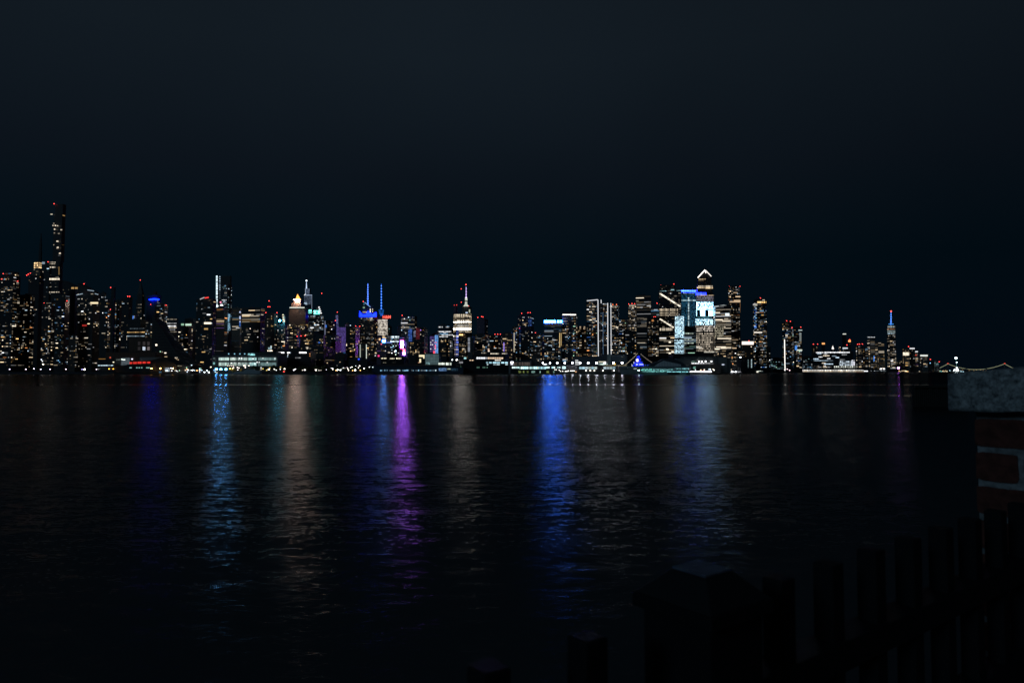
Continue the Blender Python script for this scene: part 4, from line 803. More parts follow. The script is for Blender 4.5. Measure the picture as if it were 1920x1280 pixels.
# far left shore
s_ = shed('seawall', -10, 214, 697, 1603, 'low dark seawall under the lamps of the far left shore', dep=6, cat='wall')
for x, y in ((18, 692), (48.5, 692), (63.5, 691), (76.5, 692), (94, 692), (123.5, 692), (181, 692)):
    lamp(x, y, (.95, .85, 1), 6, 'small white lamp on the far left seawall', 'white lamps of the far left shore')
lamp(158.5, 692, (1, .92, .8), 22, 'brightest white lamp of the far left shore, right of centre of its row', size=1.8)
lamp(154, 692.3, (.45, .4, 1), 4, 'small bluish lamp just left of the brightest lamp of the far left shore')
lamp(81, 682.6, (1, .85, .65), 10, 'tall warm lamp standing high above the far left row of shore lamps', size=1.6)
lamp(77.5, 674, (.8, .88, 1), 4, 'tall bluish lamp topmost of the far left shore, above the tall warm lamp')
for x in (204.5, 212.5): lamp(x, 691.3, (1, .42, .04), 6, 'yellow red lamp before the power house', 'pair of yellow red lamps', size=1.5)
t = low('waterfront_block', 182, 216, 671, 1640, 'low dark block with tiny pale blue lights along its base, left of the power house', 'black')
for i in range(15): pane(t, 184 + i * 1.9, 684.3 - (i % 3) * .2, 185.3 + i * 1.9, 685.6, emit((.7, .88, 1), random.choice([.5, 1.0, 1.4])), 'light_bulb')
for i in range(6): pane(t, 185 + i * 2.2, 672.2, 186.6 + i * 2.2, 673.2, emit(AMB, .35), 'light_bulb')
pane(t, 205.5, 669, 208, 671.5, emit((1, .15, .08), .7)); pane(t, 211.5, 678, 214, 679.5, emit((1, .9, .6), 1.6), 'window')
# power house
BRK = surf('brown_brickwork', (.15, .085, .06), .85, scale=.3)
t = shed('power_house', 198, 291, 660, 1665, 'long brown brick power house with a tall gridded window by the red lit pier roof', BRK, dep=60, cat='power station')
pane(t, 227, 670.5, 243, 684.5, glass_glow((.6, .78, .9), .22, 2.4, 2.6, .3, var=.3), 'gridded_window', .6)
for x, y in ((228.6, 673.5), (231, 674.2), (233.6, 674.2)): pane(t, x - 1, y - .9, x + 1, y + .9, emit((.85, 1, .9), 2), 'ceiling_lamp', 1.2)
pane(t, 246.4, 672, 249, 674, emit((.75, .8, 1), 2), 'wall_lamp', 1.2)
t = shed('power_house', 242, 291, 633, 1720, 'upper brown brick hall of the power house with three columns of tall windows', BRK, dep=50, cat='power station')
for j, y in enumerate((640.5, 650, 660.3)):
    for i, x in enumerate((258.5, 267.5, 276)):
        s = {(1, 1): 1.1, (1, 2): .22, (2, 2): .12, (0, 1): .05, (0, 2): .05, (0, 0): .025, (1, 0): .03, (2, 1): .05, (2, 0): .01}[(j, i)]
        pane(t, x, y, x + 4.8, y + 6.3, glass_glow((.75, .85, 1) if (j, i) == (1, 1) else (.9, .75, .75), s, 1.7, 2.4, .18, var=.2), 'hall_window')
t = shed('rail_viaduct', 262, 300, 669.3, 1655, 'pale concrete ledge wall between the power house and the red lit pier roof', surf('pale_ledge', (.3, .3, .28)), dep=12, cat='wall')
# curved pier roof with red windows
rt = thing('pier_hall', 'curved black pier hall with five red lit roof windows', 'pier building', (at(255, 690, 1618).x, 1618, 2))
prof = [(214, 699), (215, 688.5), (226, 686), (243, 682.3), (262, 677.5), (283, 675), (290, 673.5), (301, 670.3), (313, 673.5), (326, 679), (331, 685), (331, 699)]
pf = [(at(x, y, 1618).x, 1618, max(2, zat(y, 1618))) for x, y in prof]
MB().prism(pf, [(x, y + 50, z) for x, y, z in pf]).build('curved_roof', surf('tar_roof', (.012, .012, .014)), rt)
T = dict(root=rt, D=1617.5)
for x0, x1, y0, y1 in ((242.8, 247.6, 678.6, 682), (249.2, 256.4, 678.2, 682), (258, 265.2, 677.9, 681.6), (267.2, 274.2, 677.4, 681.2), (276.2, 281.8, 677.1, 681)): pane(T, x0, y0, x1, y1, glass_glow((1, .045, .03), .75, 1.9, 30, .1, var=.3), 'red_window')
for x, w in ((242.7, 4.2), (255.3, 2.5), (260, 2.3), (264.5, 2.5), (274, 2), (276.6, 2), (279, 1.8)): pane(T, x, 688.2, x + w, 690, emit((.45, .85, .8), .55), 'green_window')
pane(T, 309, 689.3, 318, 696.2, glass_glow((.7, .85, 1), .7, 1.6, 1.8, .25), 'lit_room'); pane(T, 310.5, 694, 315, 695.8, emit((.8, .95, 1), 2.2), 'desk_lamp', 1.0); pane(T, 298, 696, 303, 698.6, emit((.2, .4, .6), .25), 'lit_room')
for x in (284, 300.7, 324.2): lamp(x, 690.4, AMB, 26, 'blazing orange lamp under the curved pier hall', 'three orange lamps of the pier hall', size=1.7, D=1610)
lamp(320.5, 690, (.7, .85, 1), 6, 'small white lamp left beside the rightmost orange lamp'); lamp(322, 695, (.85, .9, 1), 5, 'low white lamp beneath the rightmost orange lamp')
# park and lights beneath the pyramid building
t = low('park_pavilion', 330, 352, 685, 1625, 'low tan park pavilion right of the curved black pier hall', 'stone', dep=14)
pane(t, 330.5, 685, 334.2, 686.2, emit((1, .9, .55), .8)); pane(t, 335, 685.2, 341, 686, emit((1, .9, .7), .25), 'eave_light')
for x, y, c, s in ((328.5, 694.5, 'cream', 1.6), (331, 695, 'white', 3), (333, 696, 'white', 2), (336.5, 694.3, 'green', 2.2)): lamp(x, y, HUE[c], s, 'tiny lamp before the tan park pavilion', 'tiny lamps at the tan pavilion', size=1.2)
for x, y, c, s, z in ((347.5, 694, 'cream', 3, 1.3), (350, 689, 'green', 3, 1.2), (350.5, 692, 'orange', 5, 1.4), (352.5, 693.5, 'white', 6, 1.7), (351, 697, 'cool', 3, 1.4), (357, 694, 'white', 2, 1.2), (360.7, 693.8, 'white', 8, 1.7), (364.8, 694.3, 'cool', 3, 1.3),
                      (369.3, 694.5, 'orange', 6, 1.6), (374.6, 690.8, 'teal', 3, 1.5), (377, 690.8, 'green', 1.5, 1.1), (374.5, 693.8, 'white', 5, 1.6), (374.5, 697.5, 'cool', 2.5, 1.4), (378.4, 694, 'cool', 3, 1.4), (383.5, 697.5, 'white', 7, 1.7), (388, 694.3, 'white', 5, 1.6), (391.8, 697.5, 'white', 12, 1.9), (395.2, 688, 'warm', 6, 1.5)):
    lamp(x, y, HUE[c], s, 'little lamp crowded left of the blue floodlights', 'crowded lamps left of the floodlights', size=z)
lamp(359.3, 684.5, (.7, .85, 1), 2.5, 'tall lone lamp rising above the crowded little lamps left of the floodlights', size=1.5)
for i, x in enumerate((405.6, 414.2, 423.6)):
    lamp(x, 692, (.09, .42, 1), (750, 600, 900)[i], ('left', 'middle', 'right')[i] + ' one of three dazzling blue white floodlights before the glassy depot', size=3.3, cat='floodlight', name='floodlight')
lamp(401.5, 694, (.25, .5, 1), 5, 'small blue lamp left below the three dazzling floodlights'); lamp(403.6, 697, (.5, .75, 1), 5, 'small low blue lamp beneath the left dazzling floodlight'); lamp(407, 698.5, (1, .9, .7), 2, 'tiny cream lamp at the water beneath the left dazzling floodlight')
# glassy depot
t = shed('depot_building', 398, 521, 666, 1665, 'long depot with two storeys of pale green glass behind the blue floodlights', surf('depot_wall', (.12, .125, .13), .7), dep=70, cat='depot')
shed('roof_storey', 402, 517, 660, 1690, 'set back dark upper storey standing over the long glassy depot', surf('depot_wall2', (.06, .065, .07), .7), dep=40, cat='depot')
for (x0, x1, s, c) in ((410.3, 429.3, .42, (.75, 1, .92)), (431.5, 443.8, .35, (.8, 1, .9)), (445.5, 463.8, .28, (.75, .98, .92)), (466, 481, .36, (.6, 1, .98)), (483.5, 517.8, .16, (.55, .9, .9))):
    pane(t, x0, 670.2, x1, 676, glass_glow(c, s * 1.7, 3.4, 30, .12, var=.35), 'upper_window'); pane(t, x0, 679.3, x1, 685.6, glass_glow(c, s * 1.4, 3.4, 30, .14, var=.45), 'lower_window')
pane(t, 399.5, 670.5, 403.5, 673, emit((.5, .7, .7), .15)); pane(t, 399.5, 679, 403, 683, emit((.4, .9, .85), .45))
pane(t, 493, 676.2, 518, 677.6, glass_glow((.95, 1, .75), .9, 3.5, 30, .15), 'light_strip')
for x, y, s in ((437, 671.5, 1.3), (449, 671.6, 1.6), (453, 671.5, 1.8), (474.5, 672.3, 1.8), (493, 671.5, 1.0), (515.5, 672, 1.2), (434, 680.5, 1.6), (440, 680, .8), (448, 680.5, .9), (470, 680, .8), (478, 681.5, 1.6), (482, 679, 1.6), (486, 679, 1.1), (501, 679.5, 1.0)): pane(t, x - 1, y - .8, x + 1, y + .8, emit((.95, 1, 1), s), 'ceiling_lamp', 1.2)
for x in (428.8, 439.8, 449.8, 458.8): pane(t, x - 1, 662.2, x + 1, 664.2, emit((.35, .8, 1), .8), 'roof_lamp', 6)
pane(t, 465, 662.5, 478, 666.3, glass_glow((.4, .95, 1), .9, 3, 3, .25, var=.9), 'roof_lamp', 6)
lamp(458.3, 685.3, (1, .85, .7), 9, 'bright warm lamp before the middle of the glassy depot', size=1.8); lamp(460, 688.6, (1, .85, .7), 6, 'second warm lamp just below the bright lamp at the middle of the depot', size=1.5); lamp(466.5, 685.5, (1, .85, .7), 5, 'warm lamp right of the bright lamp before the depot', size=1.4)
for x in (427, 430.5, 434, 437.5): lamp(x, 685.5, (1, .7, .6), 2.5, 'little pink white lamp above the yellow trees', 'four pink white lamps above the yellow trees', size=1.1)
for x, y in ((438, 689), (445, 688.7), (448, 689.5), (446, 693)): lamp(x, y, (1, .85, .75), 4, 'white lamp over the grey barge', 'white lamps over the grey barge', size=1.5)
# grey barge roof
bg_ = thing('covered_barge', 'pale grey covered barge moored under the glassy depot', 'barge', at(462, 699.5, 1585))
pr = [(436, 700.8), (440, 697), (456, 696), (461, 692.5), (474, 692.2), (477, 694.5), (487, 695.5), (487, 700.8)]
pr = [(at(x, y, 1585).x, 1585, max(.2, zat(y, 1585))) for x, y in pr]
MB().prism(pr, [(x, y + 11, z) for x, y, z in pr]).build('canopy', surf('canvas_cover', (.45, .52, .55), .8), bg_); MB().prism([(pr[0][0] - 1, 1584, -.4), (pr[-1][0] + 1, 1584, -.4), (pr[-1][0] + 1, 1597, -.4), (pr[0][0] - 1, 1597, -.4)], [(pr[0][0] - 1, 1584, .6), (pr[-1][0] + 1, 1584, .6), (pr[-1][0] + 1, 1597, .6), (pr[0][0] - 1, 1597, .6)]).build('hull', surf('dark_hull', (.02, .02, .025)), bg_)
# stair lit building and bright bars
t = b('office_block', 497, 519, 655, 1900, 690, None, 0, 'warm', 'small block with a blazing cream stair window and a white lit roof frame', 'brick', bulk=0)
for y, s in ((658, 2.0), (662.3, 1.2)): rect(t, 502, y - 1.4, 511, y + 1.4, glass_glow((1, .85, .65), s, 4, 20, .15), 'stair_window')
rect(t, 503.5, 665, 511, 668.5, glass_glow((1, .7, .3), .3, 3, 20, .3), 'stair_window'); rect(t, 503, 651, 507, 655, emit((.6, .9, 1), .35), 'roof_frame'); rect(t, 507.5, 648, 509.3, 654, emit((.75, .95, 1), .8), 'roof_frame')
t = low('office_block', 517, 582, 657, 1760, 'long dark block marked by three blazing white window bars on its top floor', 'dark', dep=50)
for x0, x1, s in ((518, 533, 1.7), (538.5, 543.5, 1.7), (560.5, 574.5, 2.2)): pane(t, x0, 659.8, x1, 662, glass_glow((1, .97, .97), s, 7, 30, .08, var=.3), 'window_bar', .6)
for x, y, w, c, s in ((521, 667.5, 12, 'white', .35), (520, 671, 3, 'white', .15), (539, 664.5, 1.6, 'white', 1.2), (537.5, 668, 2.4, 'cool', 1.2), (554, 670.5, 10, 'white', .3), (529, 677.5, 4.5, 'green', .5), (522, 681.5, 4, 'gold', .5), (543, 661, 2, 'cool', .6), (580, 663, 1.8, 'orange', .7), (580, 667, 1.8, 'orange', .6), (573.5, 651.5, 5, 'cream', 1.0), (575, 653.6, 2, 'cream', .6), (574, 644.5, 5.5, 'gold', .7)): pane(t, x, y - .9, x + w, y + .9, glass_glow(HUE[c], s, 2.6, 30, .2) if w > 3 else emit(HUE[c], s), 'window')
b('apartment_block', 556, 628, 650, 1850, 682, 'room', .16, 'gold', 'low wide apartment block over the dark tree line with sparse orange windows', 'black')
b('apartment_block', 628, 652, 662, 1800, 690, 'room', .06, 'cream', 'unlit black block at the foot of the violet facade', 'black')
t = b('apartment_block', 651, 706, 672, 1800, 684, 'room', .04, 'warm', 'unlit low block beneath the dark slab tower with one blue lamp', 'black'); rect(t, 671.5, 671.8, 674, 674.2, emit((.03, .08, 1), 1.6), 'blue_lamp')
t = b('apartment_tower', 671, 692, 644, 2050, 672, 'room', .2, 'gold', 'narrow block edged by two vertical strings of white lights below the blue crown', 'black', bulk=0)
for x, s in ((675.3, .55), (687, .8)): bar(t, x, 645.5, x, 672, 1.5, emit((.9, 1, .9), s), 'light_strip')
# trees along the shore park
def leafmat(name, c): return surf(name, c, .8, .4, .6)
LEAF = leafmat('dark_leaves', (.05, .07, .03)); YLEAF = leafmat('yellow_leaves', (.42, .30, .05)); BARK = surf('bark', (.06, .045, .035), .9)
def crown_mesh(seed, h, w, n=420):
    rr = random.Random(seed); v = []; f = []
    lobes = [(rr.uniform(-.5, .5) * w * .6, rr.uniform(-.5, .5) * w * .6, h * rr.uniform(.45, .85), w * rr.uniform(.22, .38)) for _ in range(7)]
    for i in range(n):
        lx, ly, lz, lr = rr.choice(lobes); d = Vector((rr.gauss(0, 1), rr.gauss(0, 1), rr.gauss(0, 1))).normalized() * lr * rr.uniform(.5, 1.1)
        c = Vector((lx, ly, lz)) + d; a = Vector((rr.gauss(0, 1), rr.gauss(0, 1), rr.gauss(0, 1))).normalized(); e = a.orthogonal().normalized() * rr.uniform(.5, 1.0); g = a.cross(e)
        k = len(v); v += [c - e - g * .6, c + e - g * .6, c + e + g * .6, c - e + g * .6]; f.append((k, k + 1, k + 2, k + 3))
    me = bpy.data.meshes.new('crown'); me.from_pydata([tuple(q) for q in v], [], f); return me
def trunk_mesh(h):
    mb = MB(); mb.tube((0, 0, 0), (0, 0, h * .5), .35, .2, 6)
    for a in range(4): mb.tube((0, 0, h * .35), (math.cos(a * 1.7) * h * .22, math.sin(a * 1.7) * h * .22, h * .72), .16, .05, 5)
    me = bpy.data.meshes.new('trunk'); me.from_pydata(mb.v, [], mb.f); me.materials.append(BARK); return me
CR = [crown_mesh(i, 1 * h, w) for i, (h, w) in enumerate(((16, 12), (13, 13), (18, 11)))]
YC = crown_mesh(9, 11, 6, 300)
for m in CR: m.materials.append(LEAF)
YC.materials.append(YLEAF); TR = [trunk_mesh(15), trunk_mesh(10)]
def tree(px, D, k, yellow, label, group, sc_=1.0):
    x = xat(px, D); root = thing('tree', label, 'tree', (x, D, 2), group)
    for nm, me in (('trunk', TR[1 if yellow else 0]), ('crown', YC if yellow else CR[k % 3])):
        o = bpy.data.objects.new(nm, me); link(o, root); o.rotation_euler[2] = k * 1.3; o.scale = (sc_,) * 3
for k, x in enumerate((430.5, 434.8, 438.6, 451.3)): tree(x, 1622, k, True, 'slim yellow tree right of the blue floodlights', 'lamp lit yellow trees')
for k, x in enumerate((431.5, 436)): lamp(x, 690.5, (1, .75, .2), 12, 'yellow lamp inside the slim yellow trees', 'yellow lamps in the yellow trees', size=1.2, D=1616)
k = 0
for x0, x1, st in ((476, 720, 6.6),):
    x = x0
    while x < x1:
        tree(x, random.uniform(1632, 1660), k, False, 'dark leafy tree of the shore park row', 'dark trees of the shore park', random.uniform(.85, 1.25)); x += st * random.uniform(.75, 1.3); k += 1
# esplanade lamps below the trees
ESP = ((489.5, 689, 1.5, 3), (489.5, 692.5, 1.2, 3), (504.2, 692.2, 2.2, 12), (514.5, 692, 1.6, 6), (518, 694, 1.4, 5), (525.5, 691.9, 1.6, 4), (533.5, 691.3, 2.4, 5), (550.8, 693.5, 1.9, 7), (554, 691.7, 1.6, 7), (567, 694, 1.3, 3), (571.5, 693.3, 2.4, 5), (592.3, 693.5, 2.3, 9), (598, 694, 1.3, 3), (601.7, 694, 1.1, 2), (612, 692.8, 1.2, 3), (621, 690, 1.3, 3), (624, 690.7, 1.6, 5), (624, 693, 1.3, 4), (633, 693.3, 2.0, 16), (638, 693.5, 1.9, 10), (643.5, 689.5, 1.4, 3), (646.5, 690, 1.1, 2), (651, 688.8, 1.3, 3), (652.2, 691, 1.5, 6), (653.5, 694, 1.5, 7), (657, 689, 1.3, 4), (659.8, 687.8, 1.5, 7), (666, 693.5, 2.2, 20), (667, 685.8, 1.2, 3), (672, 689, 1.2, 5), (674.3, 685.8, 1.7, 8), (682.8, 690.5, 1.8, 9), (692.5, 688, 1.4, 5), (699, 688.2, 1.2, 4), (632, 685, .9, 1.0), (641, 691.5, 1.0, 2))
for x, y, z, s in ESP: lamp(x, y, random.choice([(1, .93, .85), (1, .88, .72), (.9, .95, 1)]), s, 'white esplanade lamp before the dark trees', 'esplanade lamps under the dark trees', size=z * .85)
for x, y in ((630, 694.3), (661.3, 694.3), (675.5, 694)): lamp(x, y, (1, .5, .15), 5, 'orange esplanade lamp low under the trees', 'orange esplanade lamps', size=1.5)
lamp(532.3, 697, (1, .08, .06), 4, 'red lamp at the water left of the dark shore park trees', size=2.4); lamp(526, 688, (1, .75, .2), 1.2, 'faint yellow lamp among the dark park trees near the red lamp', size=2)
for x, y in ((506, 689.5), (493, 691), (500, 694)): lamp(x, y, (1, .75, .2), 2, 'small yellow lamp right of the grey barge', 'small yellow lamps by the barge', size=1.5)
shed('seawall', 487, 700, 697.6, 1604, 'low dark seawall running under the esplanade lamps', dep=6, cat='wall')
# blue lit pier
t = shed('pier_shed', 697, 835, 686.3, 1612, 'long dark blue pier shed with a broken row of tiny pale window lights', surf('blue_shed_wall', (.03, .06, .10)), 4, 60, cat='pier building')
for i in range(44):
    x = 713 + i * 2.45
    if random.random() < .85: pane(t, x, 693 + random.uniform(-.3, .6), x + random.choice([1.2, 1.7, 2.2]), 695.4, emit(random.choice([(.35, .7, 1), (.7, .9, 1), (.4, .6, .8)]), random.choice([.2, .4, .9])), 'window')
t = shed('pier_shed', 821, 868, 688, 1606, 'dark pier head with one blue lit glazed front right of the long blue shed', surf('blue_shed_wall', (.03, .06, .10)), 0, 50, cat='pier building')
pane(t, 822.5, 689.8, 837, 695.6, glass_glow((.22, .45, .9), .45, 2.6, 2.6, .15, var=.8), 'blue_glazing'); pane(t, 838, 690.5, 845, 692.5, glass_glow((.7, .85, .75), .5, 2, 9, .2), 'blue_glazing'); pane(t, 846, 690.3, 858, 695.5, glass_glow((.15, .4, .7), .15, 2.6, 2.6, .3, var=.9), 'blue_glazing')
# small blocks behind the blue lit pier
t = low('office_block', 714, 758, 669, 1760, 'dark low block with two groups of cream windows beneath the bright square', 'black')
for x, y, w, s in ((715, 671.6, 10, 1.0), (715.5, 675.8, 9, .5), (718.5, 679, 6, .3), (731, 672, 8.5, .8), (743, 671.8, 4.5, 1.3), (748, 671.8, 4.5, 1.3), (735, 678.5, 7, .12)): pane(t, x, y - 1, x + w, y + 1, glass_glow((1, .9, .65), s, 2.8, 30, .25), 'window')
lamp(741.5, 657.7, (.6, .88, 1), 10, 'tall mast floodlight glowing pale blue above the low block under the bright square', size=2.2, D=1780, cat='floodlight', name='floodlight')
lamp(742, 664.6, (.8, 1, .85), 2.5, 'smaller lamp right below the tall pale blue floodlight', size=1.6, D=1780)
t = low('cube_building', 791, 823, 663, 1700, 'pale cyan lit cube building with a glowing cream corner frame', 'grey', dep=40)
pane(t, 797.5, 663.6, 823, 684, glass_glow((.42, .68, .74), .13, 6.5, 7, .04, var=.22), 'pale_glow_wall'); pane(t, 799, 679, 806, 683, glass_glow((.5, .9, .95), .3, 3, 3, .1), 'lit_base', .8)  # pale light on the facade put in as the wall's own dim glow
t = low('office_block', 784, 797, 664.2, 1695, 'dark annex carrying the cream lit frame left of the pale cube', 'black', dep=25)
for q in ((785.5, 665, 796, 669), (793.5, 669, 796, 672), (786.3, 672.5, 789.5, 679.5)): pane(t, *q, emit((1, .86, .55), 1.0), 'cream_frame')
pane(t, 784, 679, 787, 680.3, emit((1, .5, .3), .6), 'window')
t = shed('kiosk', 821.5, 848, 679.5, 1640, 'small glass kiosk with a brilliant white and green lit front right of the pale cube', surf('shed_wall', (.045, .05, .06)), dep=15)
pane(t, 822.2, 679.8, 846.6, 684.4, glass_glow((.9, 1, .88), .9, 3.2, 30, .1, var=.8), 'lit_front')
lamp(848, 674.4, (.9, 1, 1), 9, 'white lamp left of the pair below the blue bay tower', size=1.8, D=1700); lamp(856.5, 674.4, (1, .97, .9), 16, 'brighter white lamp right of the pair below the blue bay tower', size=2.2, D=1700)
t = low('office_block', 856, 905, 674, 1730, 'dark block with a faint row of white roof letters right of the kiosk', 'dark')
for i, (x, w) in enumerate(((861.5, .7), (863.2, 1.6), (865.6, 1.4), (867.6, 1.6), (870.2, 1.2), (871.8, 2.2), (874, .8))): pane(t, x, 677.8, x + w, 680.8, emit((.9, .92, 1), (.5, .35, .5, .3, .9, 1.3, 1.0)[i]), 'sign_mark', .6)
pane(t, 870, 669.6, 874.3, 673, emit((.5, .95, 1), .8), 'window', -3); pane(t, 880, 674, 888, 676, glass_glow((1, .7, .45), 1.1, 3, 9, .2), 'window')
# cruise terminal group
t = low('terminal_building', 889, 946, 666, 1720, 'terminal hall with a long ribbon of white to amber windows', 'dark')
for i in range(12): x = 893.5 + i * 4.2; pane(t, x, 669.3 + i * .06, x + 3.6, 672.8, emit((.9, .93, 1) if i < 5 else (1, .72, .5), (1.3, 1.1, 1.2, 1.3, .4, .9, .7, .9, .8, .8, .9, 1.0)[i]), 'window')
pane(t, 928, 673.8, 939, 676, glass_glow((1, .95, .85), 1.1, 4, 9, .1, var=.2), 'lit_canopy')
b('office_block', 888, 955, 658, 1800, 668, None, 0, 'warm', 'dim long roof storey with a thin line of cream windows over the terminal hall', 'dark', bulk=0, key='rs1')
for x0, x1, y, s in ((920, 935.5, 662.8, .9), (941, 951, 662.7, .5), (903, 912, 661.5, .3)): rect(ALL['rs1'], x0, y - .9, x1, y + .9, glass_glow((1, .88, .7), s, 3.6, 30, .3), 'window')
rect(ALL['rs1'], 914.8, 654.3, 917.6, 656.2, emit((1, .6, .4), .9), 'window'); rect(ALL['rs1'], 915, 657, 918, 659, emit((1, .85, .7), 1.2), 'window')
t = low('terminal_building', 868, 954, 676.5, 1640, 'wide black terminal block with two rows of cyan office windows', 'black', dep=60)
for x, w, s in ((911.5, 3.5, .5), (917, 5, .8), (924, 6.5, 1.1), (931, 6.5, .8), (940, 5.5, 1.2), (947, 5, 1.2)): pane(t, x + 0, 678.3, x + w, 681, emit((.5, .85, 1), s))
for x, w, s in ((913, 2.5, 1), (925, 4.5, .5), (931, 6, .9), (947.5, 4.5, 1)): pane(t, x, 682.4, x + w, 684, emit((.75, .95, 1), s))
for x in (894, 897, 905, 908, 912.5): pane(t, x, 687.3, x + 1.8, 690, emit((.35, .75, .55), .22), 'green_window')
pane(t, 862.8, 687.3, 865, 689.2, emit((.3, 1, .5), .7), 'green_lamp')
t = shed('parking_deck', 953, 996, 675.5, 1640, 'open parking structure with three dim reddish decks and a white lamp at its left', surf('deck_concrete', (.3, .28, .29)), dep=40, cat='car park')
for y in (677.3, 680.4, 683.5): pane(t, 963, y - .8, 994, y + .9, glass_glow((.8, .6, .5), .22, 1.6, 30, .45, var=.9), 'lit_deck'); pane(t, 954, y + .8, 995, y + 1.6, surf('deck_slab', (.35, .33, .34)), 'deck_edge', .6)
pane(t, 957.5, 677.8, 962.5, 680.5, emit((.85, .85, 1), 4), 'ramp_lamp', .9); pane(t, 957.5, 681.8, 962, 683.6, emit((.85, .85, 1), 1.6), 'ramp_lamp', .9)
low('stair_tower', 996.5, 1006, 666.5, 1650, 'grey concrete stair tower beside the dim parking decks', 'grey', dep=12)
t = shed('passenger_terminal', 957, 1062, 685.5, 1618, 'long passenger terminal with a bright cyan white window ribbon over green lit arches', surf('terminal_wall', (.02, .022, .026)), 0, 60, cat='pier building')
for i in range(30):
    x = 960 + i * 3.38
    if x > 1023 and i % 3 == 0: continue
    pane(t, x, 687.3, x + 2.9, 690.3 if (x < 971 or x > 1024) else 691.6, emit(random.choice([(.5, .88, 1), (.75, .97, 1), (.6, .95, .95)]), random.choice([.5, .9, 1.2, 1.5])), 'window')
pane(t, 1054, 686.4, 1060.5, 691.6, emit((.7, .95, 1), 1.1), 'window'); pane(t, 1006, 688.3, 1008, 690, emit((1, .7, .2), 1.2), 'amber_window', .7)
for x, w, c, s in ((972, 5, 'y', .35), (980.5, 2.5, 'y', .4), (988, 3, 'y', .3), (996.5, 7, 'g', .4), (1012, 1.4, 'g', .9), (1024.5, 5, 'y', .4), (1037, 3, 'g', .3)): pane(t, x, 695.2, x + w, 699, glass_glow((.6, .75, .2) if c == 'y' else (.5, .9, .8), s, 1.4, 1.8, .15, var=.9), 'arch_window')
for x, y in ((1040.5, 692.8), (1043, 692.8), (1048.5, 693.8), (1051, 695.8), (1055, 695.8), (1060, 696), (1062.3, 696), (1064.3, 695.5), (1065.6, 694.8), (1070, 695), (1072.5, 695), (1074.5, 695), (1076.8, 695)): lamp(x, y, (1, .97, .93), 4, 'small quay lamp right of the cyan ribbon', 'quay lamps right of the cyan ribbon', size=1.3, D=1608)
lamp(1079.8, 697, (1, .5, .25), 1.2, 'dull orange lamp at the end of the string of quay lamps', size=2.5, D=1608)
shed('rooftop_car_park', 1008, 1165, 684.3, 1640, 'flat roof car park deck that carries the row of brilliant floodlights', surf('deck_concrete', (.3, .28, .29)), 0, 80, cat='car park')
for i, (x, s) in enumerate(((1017.8, 70), (1031.3, 90), (1045, 50), (1059, 130), (1073.3, 130), (1088, 100), (1103, 260), (1118.5, 220), (1134, 140), (1150, 160), (1166.4, 190))):
    lamp(x, 680.3, (.86, .88, 1), s, 'brilliant white floodlight on the terminal rooftop', 'row of rooftop floodlights', size=2.3 if s < 150 else 2.9, D=1634, cat='floodlight', name='floodlight', zg=zat(684.3, 1640))
t = ALL['ser'] = shed('gatehouse', 1016.5, 1032, 681.4, 1646, 'tiny white lit gatehouse beneath the first two rooftop floodlights', surf('white_panel', (.6, .6, .62)), dep=8, z0=zat(684.3, 1640)); pane(t, 1019, 681.9, 1025, 684, emit((.85, .9, 1), 2), 'window')
t = shed('parking_structure', 1078, 1130, 668, 1720, 'pale parking structure with bright white deck slots at its left end', surf('deck_pale', (.16, .16, .18)), 0, 60, cat='car park')
for y in (675.5, 678.3, 681, 683.8): pane(t, 1078.5, y - .6, 1087 + (y < 677) * -3, y + .5, emit((.95, .97, 1), 1.1), 'lit_slot')
t = shed('parking_structure', 1130, 1176, 664.5, 1710, 'grey parking structure of long pale concrete bands around a stair tower', surf('deck_pale', (.16, .16, .18)), 0, 60, cat='car park')
for y in (666.5, 669.6, 673, 676.5): pane(t, 1146.5, y - .7, 1172, y + .7, surf('pale_band', (.5, .5, .52)), 'concrete_band')
pane(t, 1138.5, 664, 1145.5, 684, surf('stair_concrete', (.5, .52, .5)), 'stair_tower', 2)
t = shed('waiting_hall', 1121.5, 1140, 677, 1650, 'small bright green white hall under the middle rooftop floodlights', surf('white_panel', (.6, .6, .62)), dep=12, z0=zat(684.3, 1640)); pane(t, 1122.5, 677.5, 1136, 678.6, emit((1, .95, .7), 1.0), 'light_strip'); pane(t, 1122.5, 681.5, 1139, 684.3, glass_glow((.75, 1, .9), .8, 3, 9, .1), 'lit_front')
t = shed('passenger_terminal', 1082, 1158, 685.8, 1612, 'second passenger terminal with pale blue windows over a row of round quay lamps', surf('terminal_wall2', (.06, .06, .065)), 0, 60, cat='pier building')
for i in range(12):
    x = 1086 + i * 5.7
    if 8 > i > 5: continue
    pane(t, x, 687.5, x + 4.9, 691.8, emit(random.choice([(.5, .8, .95), (.7, .9, 1), (.8, 1, .95)]), random.choice([.4, .6, .9])), 'window')
for x, y, s in ((1099, 694.4, 12), (1106.8, 694.4, 10), (1114.5, 694.4, 12), (1130.5, 694.4, 9), (1151, 694.6, 12), (1168, 693, 14), (1188.2, 694.6, 10)): lamp(x, y, (1, .95, .85), s, 'round quay lamp before the second passenger terminal', 'round quay lamps of the second terminal', size=1.5, D=1606)
shed('seawall', 1040, 1166, 698, 1600, 'low black quay wall under the round quay lamps', dep=8, cat='wall')
lamp(1152.5, 682.2, (1, .6, .08), 3, 'amber lamp between the last two rooftop floodlights', size=2.4, D=1634, zg=zat(684.3, 1640))
